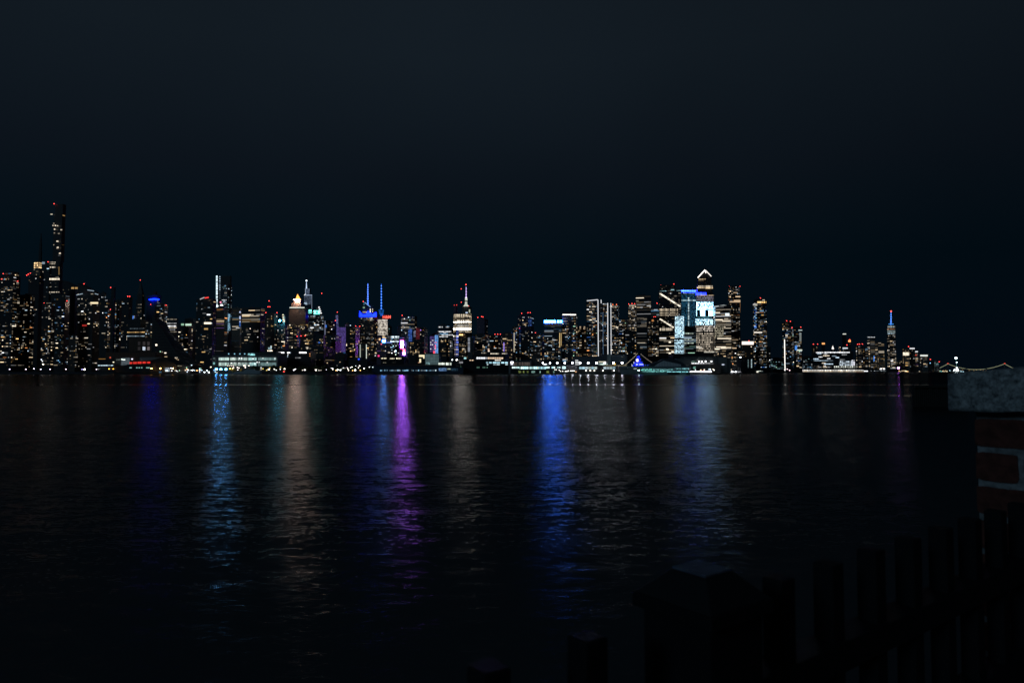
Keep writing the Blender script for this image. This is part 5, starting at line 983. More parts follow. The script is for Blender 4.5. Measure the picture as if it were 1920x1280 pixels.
# the museum ship
ship = thing('aircraft_carrier', 'moored grey aircraft carrier with electric blue lit island and light strings to its mast', 'ship', at(1230, 700.6, 1575))
DS = 1575; GS = surf('ship_grey', (.22, .26, .28), .6)
def P(x, y, d=0): q = at(x, y, DS + d); return (q.x, q.y, q.z)
hull_b = [P(1166, 701, 10), P(1180, 701, 1), P(1286, 701, 1), P(1292, 701, 16), P(1286, 701, 30), P(1180, 701, 30)]
hull_t = [P(1160, 690, 14), P(1178, 690, -2), P(1290, 690, -2), P(1296, 690, 16), P(1290, 690, 34), P(1178, 690, 34)]
hull_b = [(x, y, -.5) for x, y, z in hull_b]
MB().prism(hull_b, hull_t).build('hull', GS, ship)
zd0, zd1 = zat(690, DS), zat(686.6, DS)
dk = [(x, y) for x, y, z in (P(1160, 690, 6), P(1176, 690, -8), P(1294, 690, -8), P(1300, 690, 10), P(1300, 690, 34), P(1170, 690, 38))]
MB().prism([(x, y, zd0) for x, y in dk], [(x, y, zd1) for x, y in dk]).build('flight_deck', GS, ship)
S_ = dict(root=ship, D=DS - 3)
for x0, x1, y0, y1, c, s in ((1202, 1222, 690.5, 694.5, (.2, .75, .65), .8), (1224, 1262, 691.5, 695, (.25, .65, .66), .5), (1265, 1292, 689.6, 692, (.3, .75, .8), .7), (1204, 1250, 695.3, 697, (.25, .8, .75), 1.1), (1250, 1293, 696.2, 697.4, (.3, .85, .9), 1.5)):
    pane(S_, x0, y0, x1, y1, glass_glow(c, s, 3.1, 2.2, .25, var=.9), 'hull_glow_panel')  # cyan floodlight on the hull put in as added glowing panels
for x0, x1, y0, s in ((1190, 1195, 689.3, .9), (1188, 1194, 691, .4), (1250, 1254, 687.2, 1.2)): pane(S_, x0, y0 - .6, x1, y0 + .8, emit((.8, .95, 1), s), 'deck_lamp')
BLU = emit((.012, .03, 1), 1.6); BL2 = emit((.04, .08, 1), 3)
isl = MB()
for x0, x1, y0, y1, d0, d1 in ((1186, 1208, 682.5, 686.6, 16, 30), (1188.5, 1204.5, 677, 682.5, 18, 28), (1191.5, 1201.5, 671.5, 677, 19, 27), (1194, 1199.5, 667, 671.5, 20, 26)):
    a, c = P(x0, y1, d0), P(x1, y0, d1); isl.prism([(a[0], a[1], a[2]), (c[0], a[1], a[2]), (c[0], c[1], a[2]), (a[0], c[1], a[2])], [(a[0], a[1], c[2]), (c[0], a[1], c[2]), (c[0], c[1], c[2]), (a[0], c[1], c[2])])
isl.build('island', GS, ship)
I_ = dict(root=ship, D=DS + 15.2)
for x0, x1, y0, y1, m in ((1186.2, 1207, 683.2, 686.3, BLU), (1189, 1204, 677.6, 682, BLU), (1192, 1201, 672, 676.5, BLU), (1194.3, 1199.2, 667.4, 671, BLU), (1191, 1197, 681.2, 682.2, BL2), (1198, 1206, 681.5, 683, BL2), (1195, 1204, 679, 680, BL2)): pane(I_, x0, y0, x1, y1, glass_glow((.012, .03, 1), 1.7, 2.2, 1.7, .25, var=.8) if m is BLU else m, 'blue_wall_glow')  # blue light on the island walls built as glowing panels
pane(I_, 1193.5, 672.8, 1196.6, 677.8, emit((1, .82, .75), 2.6), 'lit_screen', 1.2)
pane(I_, 1193, 682.2, 1195.5, 684.2, emit((.6, .65, 1), 1.6), 'deck_lamp', 1.2); pane(I_, 1198.5, 682.6, 1206, 683.6, emit((.7, .75, 1), 1.6), 'deck_lamp', 1.2)
MB().tube(P(1197, 667, 22), P(1197, 659.5, 22), .7, .3, 6).build('mast', GS, ship)
for x in range(1210, 1226, 4): pane(I_, x, 683.3, x + 1.4, 685.6, emit((.04, .12, .8), .5), 'blue_deck_light')
def garland(parent, a, c, sag, n, mat, name, size):
    for i in range(n):
        t = (i + .5) / n; p = Vector(a).lerp(Vector(c), t); p.z -= 4 * sag * t * (1 - t)
        block(name, p, size, size, size, mat, parent, 0)
    mb = MB(); pv = Vector(a)
    for i in range(1, 9):
        t = i / 8; p = Vector(a).lerp(Vector(c), t); p.z -= 4 * sag * t * (1 - t); mb.tube(pv, p, .12, .12, 4); pv = p
    mb.build('light_string', DK, parent)
garland(ship, P(1170, 685.6, 5), P(1195.6, 662.2, 22), 1.2, 22, emit((1, .85, .6), .9), 'string_bulb', .8)
garland(ship, P(1201, 663, 22), P(1222.5, 679.5, 12), 1.0, 18, emit((1, .85, .7), .55), 'string_bulb', .8)
for i in range(22): pane(S_, 1134 + i * 1.9, 684.5, 1135.2 + i * 1.9, 685.5, emit((1, .85, .5), .35), 'deck_bulb')
lamp(1197.8, 694.2, (.75, 1, .98), 150, 'dazzling green white floodlight at the waterline before the carrier', size=2.3, D=1560, cat='floodlight', name='floodlight', zg=-.5)
# pavilion on the deck
pav = thing('exhibition_pavilion', 'dark vaulted tent pavilion with a ribbed pale end wall on the carrier deck', 'pavilion', (P(1256, 686.5)[0], DS + 5, zd1))
def arch(x0, x1, yt, n=10, lift=0): return [(x0 + (x1 - x0) * i / n, 686.5 - (686.5 - yt) * math.sin(math.pi * min(1, max(0, (i / n)))) ** .55) for i in range(n + 1)]
pts = [(1214, 686.6), (1222, 682), (1236, 677), (1244, 672.5), (1256, 671.3), (1266, 673.5), (1276, 678), (1283, 682), (1287, 686.6)]
q = [P(x, y, 8) for x, y in pts]; MB().prism(q, [(x, y + 22, z) for x, y, z in q]).build('vault', surf('tent_fabric_dark', (.05, .06, .07), .7), pav)
pts = [(1227, 686.6), (1236, 680.5), (1244.5, 676.3), (1260, 679.5), (1276.5, 683), (1277, 686.6)]
q = [P(x, y, 3) for x, y in pts]; MB().prism(q, [(x, y + 4, z) for x, y, z in q]).build('end_wall', surf('tent_fabric_pale', (.8, .8, .82), .7), pav)
for i in range(14):
    x = 1237 + i * 2.9; yt = 680.3 - (x - 1237) * .5 if x < 1244.5 else 676.6 + (x - 1244.5) * .2
    MB().tube(P(x, 686.5, 2.8), P(x, yt + .3, 2.8), .22, .22, 4).build('rib', DK, pav)
sh = thing('display_aircraft', 'small pale swept wing aircraft parked below the pavilion on a barge', 'aircraft', (P(1264, 697)[0], DS - 14, 0))
q = [P(1255, 696.5, -14), P(1258, 694.8, -14), P(1264, 693, -14), P(1266.5, 688.5, -14), P(1267.5, 690.5, -14), P(1269, 694.5, -14), P(1267, 696.5, -14)]
MB().prism(q, [(x, y + 3, z) for x, y, z in q]).build('fuselage', surf('aircraft_white', (.8, .78, .8), .4), sh); q = [P(1254, 697.5, -16), P(1272, 697.5, -16)]
MB().box(((q[0][0] + q[1][0]) / 2, DS - 13, -.3), 26, 10, q[0][2] + .5).build('barge_deck', DK, sh)
# grey halls right of the ship
GH = lambda c: surf('hall_wall_%d' % int(c * 1000), (c, c * 1.04, c * 1.02), .7)
low('hall_roof', 1262, 1330, 663, 1820, 'long dark grey exhibition hall with a flat roof behind the carrier pavilion', 'dark', dep=60, cat='hall')
t = shed('exhibition_hall', 1283, 1347, 668.5, 1740, 'grey exhibition hall with a string of white lamps along its terrace', GH(.11), 0, 40, cat='hall')
for i in range(13): pane(t, 1294 + i * 3.0, 680.3, 1295.6 + i * 3.0, 681.8, emit((.95, .97, 1), 2.2 if i < 9 else .9), 'terrace_lamp', .8)
pane(t, 1310, 681.2, 1338, 682, emit((.8, .8, .8), .25), 'terrace_edge', 1.2); pane(t, 1293, 676.5, 1306, 680, glass_glow((.5, .8, .65), .3, 2.2, 2.2, .3, var=.9), 'lit_planting')
for x in (1311, 1316, 1323, 1334): lamp(x, 677.4, (.95, .97, 1), 8, 'white terrace lamp on the grey exhibition hall', 'four terrace lamps on the grey hall', size=1.7, D=1738, zg=zat(682, 1738))
shed('canopy_block', 1268, 1296, 672, 1700, 'pale cyan lit canopy roof peeping over the right end of the pavilion', GH(.16), 0, 20, cat='hall')
for x, c in ((1294.3, (.1, .5, .8)), (1301.5, (.35, .9, .7))):
    cone = thing('lit_canopy', 'small glowing cone canopy under the grey hall, ' + ('blue one' if x < 1300 else 'green one'), 'canopy', at(x, 697, 1640)); a = at(x, 692, 1640)
    MB().tube(a, at(x, 687, 1640), 1.2, 4.8, 8).build('canopy', emit(c, .35), cone); MB().tube((a.x, a.y, 2), a, .3, .3, 5).build('pole', DK, cone)
t = shed('service_building', 1345, 1363.5, 669.5, 1900, 'windowless pale grey slab building with one small white lamp, left half', surf('slab_pale', (.24, .23, .21), .8), 0, 40, cat='building'); pane(t, 1353.5, 682.6, 1358, 684, emit((.7, .8, 1), 1.2), 'lamp', .7)
shed('service_building', 1363.5, 1370.5, 672, 1905, 'narrow dark grey slab standing right against the windowless pale one', GH(.13), 0, 40, cat='building')
b('office_block', 1370, 1391, 674, 2100, 686, 'room', .3, 'warm', 'very low dark office block left of the black double lit column block', 'dark', bulk=0)
t = low('hotel_block', 1389, 1414.5, 669.5, 2000, 'black cube with two dotted vertical columns of pale lights', 'black', dep=40)
for i in range(12):
    y = 673.6 + i * 1.35; pane(t, 1402.2, y, 1403.7, y + .75, emit((.6, .9, .95), random.choice([.15, .4])), 'stair_light'); pane(t, 1408.3, y, 1410, y + .8, emit((.7, .93, 1), random.choice([.6, 1])), 'stair_light')
low('waterfront_block', 1333, 1352, 683, 1700, 'low dim tan wall block under the string of terrace lamps', 'stone', dep=20)
# shore roads right of the ship
def boatrow(xs, y, s, label, group, D=1608, size=2.0, c=(.88, .92, 1)):
    for x in xs: lamp(x, y, c, s, label, group, size=size, D=D)
boatrow([1293.2 + i * 3.05 for i in range(14)], 696.6, 6, 'blazing white dock lamp beside the carrier', 'tight row of dock lamps right of the carrier')
boatrow([1362.2, 1366, 1368, 1372, 1374, 1379, 1381, 1385.5, 1387.5, 1391.5, 1393.5], 696.9, 7, 'blazing white dock lamp below the brick blocks', 'second tight row of dock lamps', D=2050, size=1.9)
t = shed('ferry_shed', 1349, 1365, 691.8, 1960, 'low shed with two yellow lit bands between the two rows of dock lamps', surf('shed_wall', (.045, .05, .06)), 0, 15, cat='shed')
for x0, x1, y in ((1350, 1357, 692.4), (1358.5, 1364.5, 692.6), (1350.5, 1356, 694.2), (1358.5, 1363, 694.3)): pane(t, x0, y, x1, y + 1.1, emit((1, .72, .12), .9), 'yellow_band')
for x, y, c, s in ((1291.8, 693.3, 'warm', 9), (1304, 692.8, 'white', 2.5), (1314, 693.3, 'warm', 4), (1320.5, 692.8, 'cream', 4), (1329.5, 692.3, 'cool', 4), (1332, 692.3, 'white', 4), (1337, 692, 'cream', 3), (1339, 693.6, 'cream', 6), (1345, 693.3, 'warm', 8), (1368, 692.7, 'cream', 4), (1372, 693.3, 'cream', 5), (1378, 692, 'green', 1.5), (1384, 693.5, 'cream', 3), (1391, 692.3, 'cool', 3), (1401, 693, 'green', 1)):
    lamp(x, y, HUE[c], s, 'road lamp above the tight dock lamp rows', 'scattered road lamps above the dock rows', size=1.5, D=1650 if x < 1345 else 2150)
lamp(1319.5, 695, (1, .1, .08), 3, 'small red lamp among the tight row of dock lamps right of the carrier', size=1.6, D=1606); lamp(1388.3, 669.7, (.9, .95, 1), 7, 'lone white lamp at the left roof corner of the black cube', size=2.0, D=1990)
t = shed('ferry_landing', 1411, 1432, 694.2, 2400, 'low pale lit ferry landing at the foot of the tall lone tower', surf('landing', (.2, .22, .22)), 0, 20, cat='pier building'); pane(t, 1419, 694.4, 1430, 695.8, glass_glow((.9, 1, .9), .8, 4, 9, .2), 'lit_front'); pane(t, 1418.5, 696, 1422, 698, emit((1, .95, .8), 1.2), 'lamp', 1)
for x, y, s in ((1430.5, 691.6, 3), (1433, 691.6, 2.5), (1439.5, 693, 6), (1447, 692.6, 7), (1449, 694, 4), (1452, 692.8, 6), (1459.5, 693.2, 5), (1466, 693, 4), (1470, 693.5, 5), (1476, 691.8, 3), (1480.5, 694, 4)): lamp(x, y, random.choice([HUE['white'], HUE['cream'], (1, .7, .75)]), s, 'small road lamp left of the white light pole', 'road lamps left of the light pole', size=1.5, D=3150)
lamp(1458.3, 682.7, (1, .9, .5), 3.5, 'soft yellow floodlight left of the white light pole', size=3.0, D=3120, cat='floodlight', name='floodlight')
t = shed('pier_shed', 1480.5, 1502.5, 692.8, 3380, 'solidly blazing white open pier shed right of the white light pole', surf('white_panel', (.6, .6, .62)), 0, 30, cat='pier building')
pane(t, 1480.8, 693.3, 1502.2, 697.3, glass_glow((1, .97, .92), 1.8, 8, 30, .08, var=.3), 'lit_bays')
t = shed('arcade_pier', 1503, 1620, 692.6, 3650, 'very long pier shed whose arched bays glow white all along the water', surf('arcade_wall', (.16, .15, .14)), 0, 30, cat='pier building')
for i in range(38):
    x = 1504 + i * 3.05; s = random.choice([.9, 1.4, 2.0]) if i < 33 else .8
    pane(t, x, 693.2, x + 2.1, 694.6, emit((1, .97, .93), s), 'arched_bay'); pane(t, x + .5, 694.9, x + 2.9, 696.9, emit(random.choice([(1, .9, .75), (1, .8, .55)]), s * .45), 'lower_bay')
boatrow([1618 + i * 2.7 for i in range(4)], 695.5, 2.5, 'white lamp trailing off the arched pier shed', 'lamps at the end of the arched pier', D=4250, size=1.8)
for x0, x1 in ((1633, 1635), (1638, 1648), (1650.5, 1661)): t = shed('lit_quay', x0, x1, 694.8, 4290, 'low quay with a dotted white light strip, ' + {1633: 'the shortest one', 1638: 'the middle one', 1650.5: 'the one nearest the tallest downtown tower'}[x0], DK, 0, 15, cat='quay'); pane(t, x0 + .2, 695.1, x1 - .2, 696.3, glass_glow((.8, .95, 1), 1.1, 7, 30, .3), 'light_strip')
for x in (1651.5, 1657.5): lamp(x, 691.4, (.95, .95, 1), 4, 'paired white lamp by the tallest downtown tower', 'paired white lamps', size=2.2, D=4400)
lamp(1684.7, 689.6, (.6, .16, 1), 110, 'dazzling magenta white floodlight right of the foot of the tallest downtown tower', size=3.4, D=4900, cat='floodlight', name='floodlight')
for x in (1669, 1674): pass
t = shed('lit_quay', 1669, 1681, 689.3, 4950, 'thin pale strip quay left of the magenta floodlight', DK, 0, 15, cat='quay'); pane(t, 1669.5, 689.6, 1680.5, 690.8, emit((.8, .85, .9), .35), 'light_strip')
for i in range(26):
    x = 1686 + i * 2.35; lamp(x, 695.8 + random.uniform(-.9, .9), random.choice([(1, .7, .35), (1, .85, .6), (1, .55, .2), (.9, 1, .95)]), random.choice([.6, 1.2, 2, 3]), 'warm quay lamp under the last downtown blocks', 'glittering quay lamps downtown', size=random.uniform(1.2, 2.0), D=5150 if x < 1704 else 6300)
lamp(1754, 689, (.95, 1, 1), 7, 'bright white lamp at the very right end of the downtown shore', size=2.2, D=6800)
# small lights standing on the far left and mid ground between blocks
# ------------------------------------------------------------------ monument and far bridge
isle = MB().prism([(at(1782, 696, 5900).x, 5900, -1), (at(1812, 696, 5900).x, 5900, -1), (at(1812, 696, 5900).x, 6150, -1), (at(1782, 696, 5900).x, 6150, -1)], [(at(1783, 696, 5900).x, 5905, 3), (at(1811, 696, 5900).x, 5905, 3), (at(1811, 696, 5900).x, 6145, 3), (at(1783, 696, 5900).x, 6145, 3)])
structure(isle.build('small_island', surf('dark_hill', (.03, .035, .03), .95)))
mon = thing('monument', 'floodlit statue with a raised torch on a stone pedestal out in the bay', 'statue', (at(1794, 696, 5950).x, 5950, 3))
mx_ = mon.location.x; VG = surf('verdigris', (.2, .42, .36), .7)
MB().box((mx_, 5950, 3), 70, 70, 14).box((mx_, 5950, 17), 26, 26, 30).build('pedestal', surf('monument_stone', (.4, .37, .33)), mon)
zt_ = zat(671, 5950); k = (zt_ - 47)
MB().tube((mx_, 5950, 47), (mx_, 5950, 47 + k * .35), 8, 5.5, 10).tube((mx_, 5950, 47 + k * .35), (mx_, 5950, 47 + k * .62), 5.5, 4.6, 10).tube((mx_, 5950, 47 + k * .62), (mx_, 5950, 47 + k * .66), 1.8, 1.8, 8).tube((mx_, 5950, 47 + k * .66), (mx_, 5950, 47 + k * .75), 2.5, 2.1, 8).tube((mx_ - 3, 5950, 47 + k * .58), (mx_ - 5, 5950, 47 + k * .95), 1.6, 1.2, 6).build('robed_figure', VG, mon)
block('torch_flame', (mx_ - 4, 5950, zt_), 11, 8, 10, emit((.75, .95, 1), 60), mon, 0); block('crown_light', (mx_ - 1, 5946, zat(679, 5950)), 8, 4, 5, emit((.75, .85, 1), 8), mon, 0)
for x, y, s, z in ((1794, 689, 8, 6), (1790, 693, 9, 9), (1795, 693.5, 14, 13), (1788.5, 695, 4, 5)): block('base_floodlight', (at(x, y, 5905).x, 5905, zat(y, 5905)), z, 4, z * .8, emit((.85, .95, 1), s), mon, 0)
for x, y in ((1802, 696), (1806, 696.5), (1781, 694.5)): lamp(x, y, (.5, .85, 1), 1.6, 'faint lamp beside the floodlit statue', 'faint lamps beside the statue', size=1.4, D=5890)
for i in range(7): lamp(1760 + i * 2.6, 696.2 - (i % 2) * .6, (.3, .9, .8) if i in (1, 2) else (1, .8, .5), .8 if i % 3 else 1.4, 'dim lamp low on the bay left of the statue', 'dim bay lamps left of the statue', size=1.5, D=6900)
br = thing('suspension_bridge', 'far suspension bridge with lit sagging cables and red tipped towers', 'bridge', (at(1830, 696, 17000).x, 17000, 0))
tw = surf('bridge_steel', (.12, .14, .16), .6)
for x in (1777, 1883.5):
    c = at(x, 681.5, 17000); mb = MB()
    for dy in (-16, 16): mb.box((c.x, 17000 + dy, 0), 12, 8, c.z)
    mb.box((c.x, 17000, c.z - 18), 12, 24, 12); mb.build('tower', tw, br); block('aviation_light', (c.x, 16990, c.z + 4), 26, 8, 15, emit((1, .05, .03), 1.6, False), br, 0)
def cable(x0, y0, x1, y1, ylow, n=24, side=False):
    pts = []
    for i in range(n + 1):
        t = i / n; y = y0 + (y1 - y0) * t + (4 * (ylow - (y0 + y1) / 2) * t * (1 - t))
        pts.append(at(x0 + (x1 - x0) * t, y, 17000))
    mb = MB()
    for a, c in zip(pts, pts[1:]): mb.tube(a, c, 4.6, 4.6, 5)
    return mb.build('lit_cable', emit((.85, .9, .55), .42), br)
cable(1777, 681.8, 1883.5, 681.8, 692.6); cable(1762, 689.6, 1777, 681.8, 686, 8); cable(1883.5, 681.8, 1905, 692, 687.4, 8)
MB().box((at(1832, 693, 17000).x, 17000, 66), at(1908, 693, 17000).x - at(1758, 693, 17000).x, 30, 8).build('deck', tw, br)
for i in range(34):
    if random.random() < .6:
        x = 1764 + i * 4.4 + random.uniform(-1, 1); root = lamp(x, 693.8 + random.uniform(-.6, .6), (1, .6, .25), .5, 'faint amber far shore lamp under the bridge', 'faint far shore lamps', size=1.0, D=15400, zg=0)

# ------------------------------------------------------------------ old timber pier head in the water
pierh = thing('timber_pier', 'black old timber pier head standing in the water left of the granite topped pillar', 'pier', (at(1745, 740, 136).x, 138, 0))
TB = surf('wet_timber', (.02, .018, .016), .85, scale=3); rr = random.Random(4)
x0, x1 = at(1716, 740, 136).x, at(1812, 740, 136).x; n = 26; mb = MB()
for i in range(n):
    x = x0 + (x1 - x0) * i / (n - 1); mb.tube((x, 136 + rr.uniform(-.12, .12), -2), (x, 136, 3.5 + rr.uniform(-.25, .35)), .24, .2, 8)
mb.build('piles', TB, pierh)['kind'] = 'stuff'
MB().box(((x0 + x1) / 2, 136.9, 3.3), x1 - x0 + .2, 1.4, .55).build('deck', TB, pierh); MB().box(((x0 + x1) / 2, 135.65, 3.75), x1 - x0 + .6, .3, .45).build('stringer', TB, pierh)
MB().box((x0 - .25, 136.2, 1.0), .5, .5, 1.2).build('fender', TB, pierh); MB().box(((x0 + x1) / 2, 136.9, -2), x1 - x0 - .4, 1.0, 5.2).build('crib', TB, pierh)

# ------------------------------------------------------------------ foreground: promenade, iron fence, brick pillar
FD = Vector((.807, .590, 0)).normalized(); FN = Vector((FD.y, -FD.x, 0))      # along the fence, and towards us
F0 = Vector((-.018, .54, 0)); ST = .1030
FLOOR = CAMZ - 1.3; frz = math.atan2(FD.y, FD.x)
e0 = F0 - FN * .35
pl = [e0 - FD * 14, e0 + FD * 30, e0 + FD * 30 + FN * 14, e0 - FD * 14 + FN * 14]
structure(MB().prism([(p.x, p.y, -3) for p in pl], [(p.x, p.y, FLOOR) for p in pl]).build('promenade', surf('promenade_paving', (.2, .19, .18), .85, scale=2)))
def paint(sp_=.03, ro_=.42):
    m, n, l, out = newmat('black_fence_paint')
    bs = n.new('ShaderNodeBsdfPrincipled'); bs.inputs['Base Color'].default_value = (.018, .018, .020, 1); bs.inputs['Roughness'].default_value = ro_; bs.inputs['Specular IOR Level'].default_value = sp_
    t = n.new('ShaderNodeTexNoise'); t.inputs['Scale'].default_value = 160; bp = n.new('ShaderNodeBump'); bp.inputs['Strength'].default_value = .35; bp.inputs['Distance'].default_value = .002
    l.new(t.outputs['Fac'], bp.inputs['Height']); l.new(bp.outputs[0], bs.inputs['Normal']); l.new(bs.outputs[0], out.inputs[0]); return m
PAINT = paint(); CAP_PAINT = paint(.30, .5)  # the cap gets the same paint with more specular
import bmesh
def bevel_box(name, c, sx, sy, sz, mat, parent, rz, w=.0025, seg=2, taper=None):
    bm = bmesh.new(); bmesh.ops.create_cube(bm, size=1)
    for v in bm.verts: v.co = Vector((v.co.x * sx, v.co.y * sy, (v.co.z + .5) * sz))
    if taper:
        for v in bm.verts:
            if v.co.z > sz * .5: v.co.x *= taper; v.co.y *= taper
    bmesh.ops.bevel(bm, geom=bm.edges[:], offset=w, segments=seg, affect='EDGES', profile=.6)
    me = bpy.data.meshes.new(name); bm.to_mesh(me); bm.free(); me.materials.append(mat)
    o = bpy.data.objects.new(name, me); link(o, parent); o.location = Vector(c) - parent.location if parent.parent is None else Vector(c) - parent.location - parent.parent.location
    o.rotation_euler = (0, 0, rz); return o
fence = thing('iron_fence', 'black painted iron picket fence with a capped square post running to the brick pillar', 'fence', (F0.x, F0.y, FLOOR))
ZT = CAMZ - .228
pk = None
for i in [-5, -4, -3, -2, -1, 0, 1] + [3.78 + j for j in range(0, 9)]:
    p = F0 + FD * (ST * i)
    if pk is None: pk = bevel_box('picket', (p.x, p.y, FLOOR + .06), .0255, .0255, ZT - FLOOR - .06, PAINT, fence, frz)
    else:
        o = pk.copy(); link(o, fence); o.location = Vector((p.x, p.y, FLOOR + .06)) - fence.location; o.rotation_euler = (0, 0, frz)
a0, a1 = F0 - FD * .6, F0 + FD * 1.315
for z in (CAMZ - .318 - .034, CAMZ - .470 - .034, FLOOR + .1):
    c = (a0 + a1) / 2; bevel_box('rail', (c.x, c.y, z), (a1 - a0).length, .038, .034, PAINT, fence, frz, .002)
pp = F0 + FD * (ST * 2.5)
post = bevel_box('post', (pp.x, pp.y, FLOOR), .082, .082, CAMZ - .236 - FLOOR, PAINT, fence, frz, .003)
capb = bevel_box('post_cap', (pp.x, pp.y, CAMZ - .2359), .098, .098, .014, PAINT, post, frz, .002)
def parent_fix(o, par, world):
    o.parent = par; o.matrix_parent_inverse = Matrix(); bpy.context.view_layer.update()
    o.matrix_world = world
bpy.context.view_layer.update()
w_ = Matrix.Translation((pp.x, pp.y, CAMZ - .2359)) @ Matrix.Rotation(frz, 4, 'Z'); parent_fix(capb, post, w_)
top = bevel_box('cap_pyramid', (pp.x, pp.y, CAMZ), .094, .094, .024, CAP_PAINT, post, frz, .002, 2, .46)
parent_fix(top, post, Matrix.Translation((pp.x, pp.y, CAMZ - .222)) @ Matrix.Rotation(frz, 4, 'Z'))

sheenp = surf('sky_sheen', (.11, .13, .18), .5, .3, 40)  # bluish sky sheen of the cap top painted onto an added plate
plate = bevel_box('cap_sheen_plate', (pp.x, pp.y, CAMZ), .041, .041, .0022, sheenp, post, frz, .0006)
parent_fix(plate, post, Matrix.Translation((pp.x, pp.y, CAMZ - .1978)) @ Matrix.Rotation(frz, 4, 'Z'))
# brick pillar: its near face runs along PD, seen from the camera side
PD = FN.copy(); PN = -FD                      # PD: left-to-right along the visible face, PN: outward
C0 = Vector((.9325, 1.38, 0)); PW = .42
pil = thing('brick_pillar', 'red brick pillar with a rough granite cap at the right end of the fence', 'pillar', (C0.x + (PD.x - PN.x) * PW / 2, C0.y + (PD.y - PN.y) * PW / 2, FLOOR))
def pr_(t, d, z): p = C0 + PD * t - PN * d; return (p.x, p.y, z)
ztop = CAMZ - .0855
mort = surf('mortar', (.26, .27, .28), .95, .35, 60, 0, .8)
MB().prism([pr_(0.002, .002, FLOOR), pr_(PW, .002, FLOOR), pr_(PW, PW, FLOOR), pr_(.002, PW, FLOOR)], [pr_(.002, .002, ztop), pr_(PW, .002, ztop), pr_(PW, PW, ztop), pr_(.002, PW, ztop)]).build('mortar_core', mort, pil)
brk = surf('red_brick', (.115, .034, .024), .9, .3, 45, 0, .9)
mb = MB(); rb = random.Random(11)
def brick(t0, t1, z0, z1, side):
    pts = []
    for (ax, az, bx_, bz) in ((t0, z0, t1, z0), (t1, z0, t1, z1), (t1, z1, t0, z1), (t0, z1, t0, z0)):
        n_ = max(3, int(abs(bx_ - ax) / .009 + abs(bz - az) / .009))
        for i in range(n_):
            u = i / n_; x = ax + (bx_ - ax) * u; z = az + (bz - az) * u
            j = mnoise.noise(Vector((x * 70, z * 70 + side * 9, 1.3))) * .0016 + mnoise.noise(Vector((x * 25, z * 25, 5.1))) * .0014
            k = 2.2 if i == 0 else 1
            cxm, czm = (t0 + t1) / 2, (z0 + z1) / 2
            ro = .0018 if i == 0 else 0
            x += -math.copysign(ro, x - cxm) if i == 0 else 0; z += -math.copysign(ro, z - czm) if i == 0 else 0
            pts.append((min(max(x + j, t0 - .002), t1 + .002), z + j))
    def P3(x, z, d):
        if side == 0: return pr_(x, d, z)
        if side == 1: return pr_(d, x, z)
        if side == 2: return pr_(PW - d + .002, x, z)
        return pr_(x, PW - d + .002, z)
    mb.prism([P3(x, z, .004) for x, z in pts], [P3(x, z, -.0012) for x, z in pts])
course = 0; z = ztop - .009
while z - .055 > FLOOR:
    for side in range(4):
        t = 0.0; first = True
        while t < PW - .01:
            L = {0: .2, 1: .071}[(course + (side % 2)) % 2] if first else .2
            t1 = min(t + L, PW)
            if t1 - t > .02: brick(t, t1, z - .0545, z, side)
            t = t1 + .0105; first = False
    z -= .0668; course += 1
o = mb.build('brickwork', brk, pil)
# granite cap, rough hewn
def granite():
    m, n, l, out = newmat('speckled_granite'); tcn = n.new('ShaderNodeTexCoord')
    v = n.new('ShaderNodeTexVoronoi'); v.inputs['Scale'].default_value = 190; n1 = n.new('ShaderNodeTexNoise'); n1.inputs['Scale'].default_value = 90; n1.inputs['Detail'].default_value = 6; n1.inputs['Roughness'].default_value = .75
    for q in (v, n1): l.new(tcn.outputs['Object'], q.inputs['Vector'])
    r = n.new('ShaderNodeValToRGB'); r.color_ramp.elements[0].position = .36; r.color_ramp.elements[0].color = (.10, .11, .12, 1); r.color_ramp.elements[1].position = .62; r.color_ramp.elements[1].color = (.62, .63, .64, 1)
    l.new(n1.outputs['Fac'], r.inputs[0])
    mxn = n.new('ShaderNodeMix'); mxn.data_type = 'RGBA'; mxn.blend_type = 'MULTIPLY'; mxn.inputs[0].default_value = .35; l.new(r.outputs[0], mxn.inputs[6]); l.new(v.outputs['Distance'], mxn.inputs[7])
    bs = n.new('ShaderNodeBsdfPrincipled'); bs.inputs['Roughness'].default_value = .8; l.new(mxn.outputs[2], bs.inputs['Base Color'])
    bp = n.new('ShaderNodeBump'); bp.inputs['Strength'].default_value = .7; bp.inputs['Distance'].default_value = .002; l.new(n1.outputs['Fac'], bp.inputs['Height']); l.new(bp.outputs[0], bs.inputs['Normal'])
    l.new(bs.outputs[0], out.inputs[0]); return m
bm = bmesh.new(); bmesh.ops.create_cube(bm, size=1)
bmesh.ops.subdivide_edges(bm, edges=bm.edges[:], cuts=15, use_grid_fill=True)
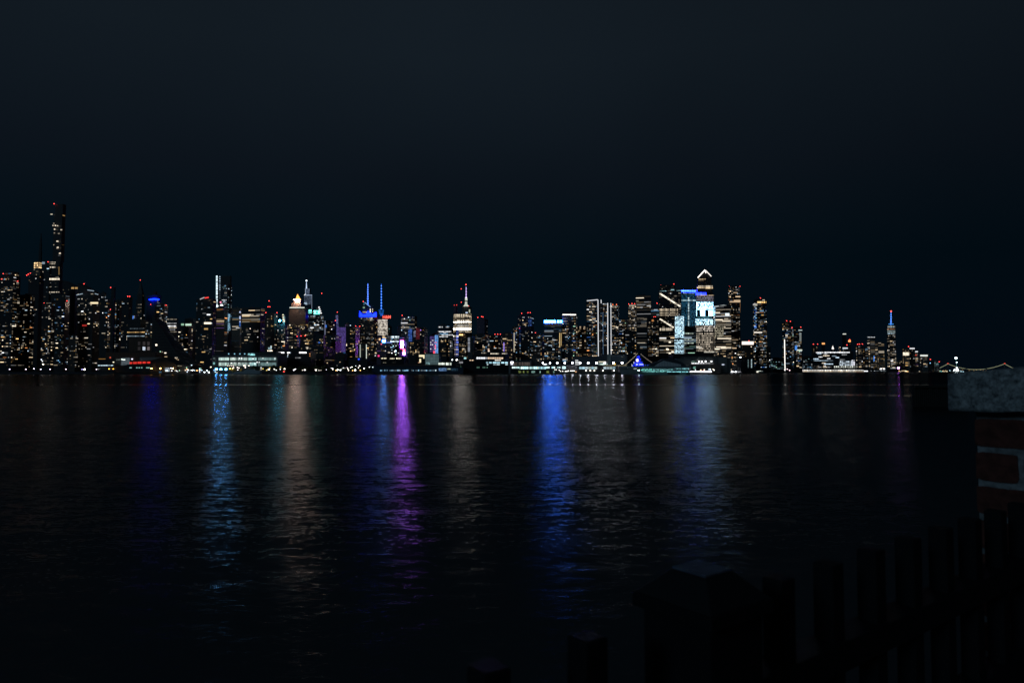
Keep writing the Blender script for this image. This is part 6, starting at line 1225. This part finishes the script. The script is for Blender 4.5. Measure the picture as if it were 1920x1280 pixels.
OV = .036; cw_ = PW + 2 * OV; zc0, zc1 = CAMZ - .0795, CAMZ - .004
for v in bm.verts:
    x, y, z = v.co; px_ = (x + .5) * cw_ - OV; py_ = (y + .5) * cw_ - OV
    top_ = z > .49
    zz = zc0 + (z + .5) * (zc1 - zc0)
    if top_: zz += .012 * min(1, max(0, (px_ + OV) / .16)) + .014 * (1 - max(abs(x), abs(y)) * 2)
    w3 = Vector(pr_(px_, py_, zz)); nv = mnoise.noise_vector(w3 * 38) * .0016 + mnoise.noise_vector(w3 * 140) * .0007
    w3 += nv
    e = abs(x) > .49, abs(y) > .49, abs(z) > .49
    if sum(e) >= 2:
        cc = Vector(pr_(PW / 2, PW / 2, (zc0 + zc1) / 2)); w3 += (cc - w3).normalized() * .0022
    if z < -.49 and y < -.49 and .075 < px_ < .125: w3.z += .006 * math.sin((px_ - .075) / .05 * math.pi)
    v.co = w3 - pil.location
me = bpy.data.meshes.new('granite_cap'); bm.to_mesh(me); bm.free(); me.materials.append(granite())
for p in me.polygons: p.use_smooth = True
o = bpy.data.objects.new('granite_cap', me); link(o, pil)
MB().prism([pr_(.0, .0, ztop + .0003), pr_(PW, .0, ztop + .0003), pr_(PW, PW, ztop + .0003), pr_(.0, PW, ztop + .0003)], [pr_(.0, .0, zc0 + .003), pr_(PW, .0, zc0 + .003), pr_(PW, PW, zc0 + .003), pr_(.0, PW, zc0 + .003)]).build('bed_joint', mort, pil)

# ------------------------------------------------------------------ labels of look-alikes: add the place in their row
def ordinal(n): return str(n) + ('th' if 10 <= n % 100 <= 20 else {1: 'st', 2: 'nd', 3: 'rd'}.get(n % 10, 'th'))
same = {}
for o in sc.objects:
    if o.parent is None and 'label' in o.keys(): same.setdefault(o['label'], []).append(o)
for lab, os_ in same.items():
    if len(os_) < 2: continue
    os_.sort(key=lambda o: o.location.x / o.location.y)
    for i, o in enumerate(os_):
        o['label'] = lab + (', leftmost of its row' if i == 0 else ', rightmost of its row' if i == len(os_) - 1 else ', ' + ordinal(i + 1) + ' from the left')
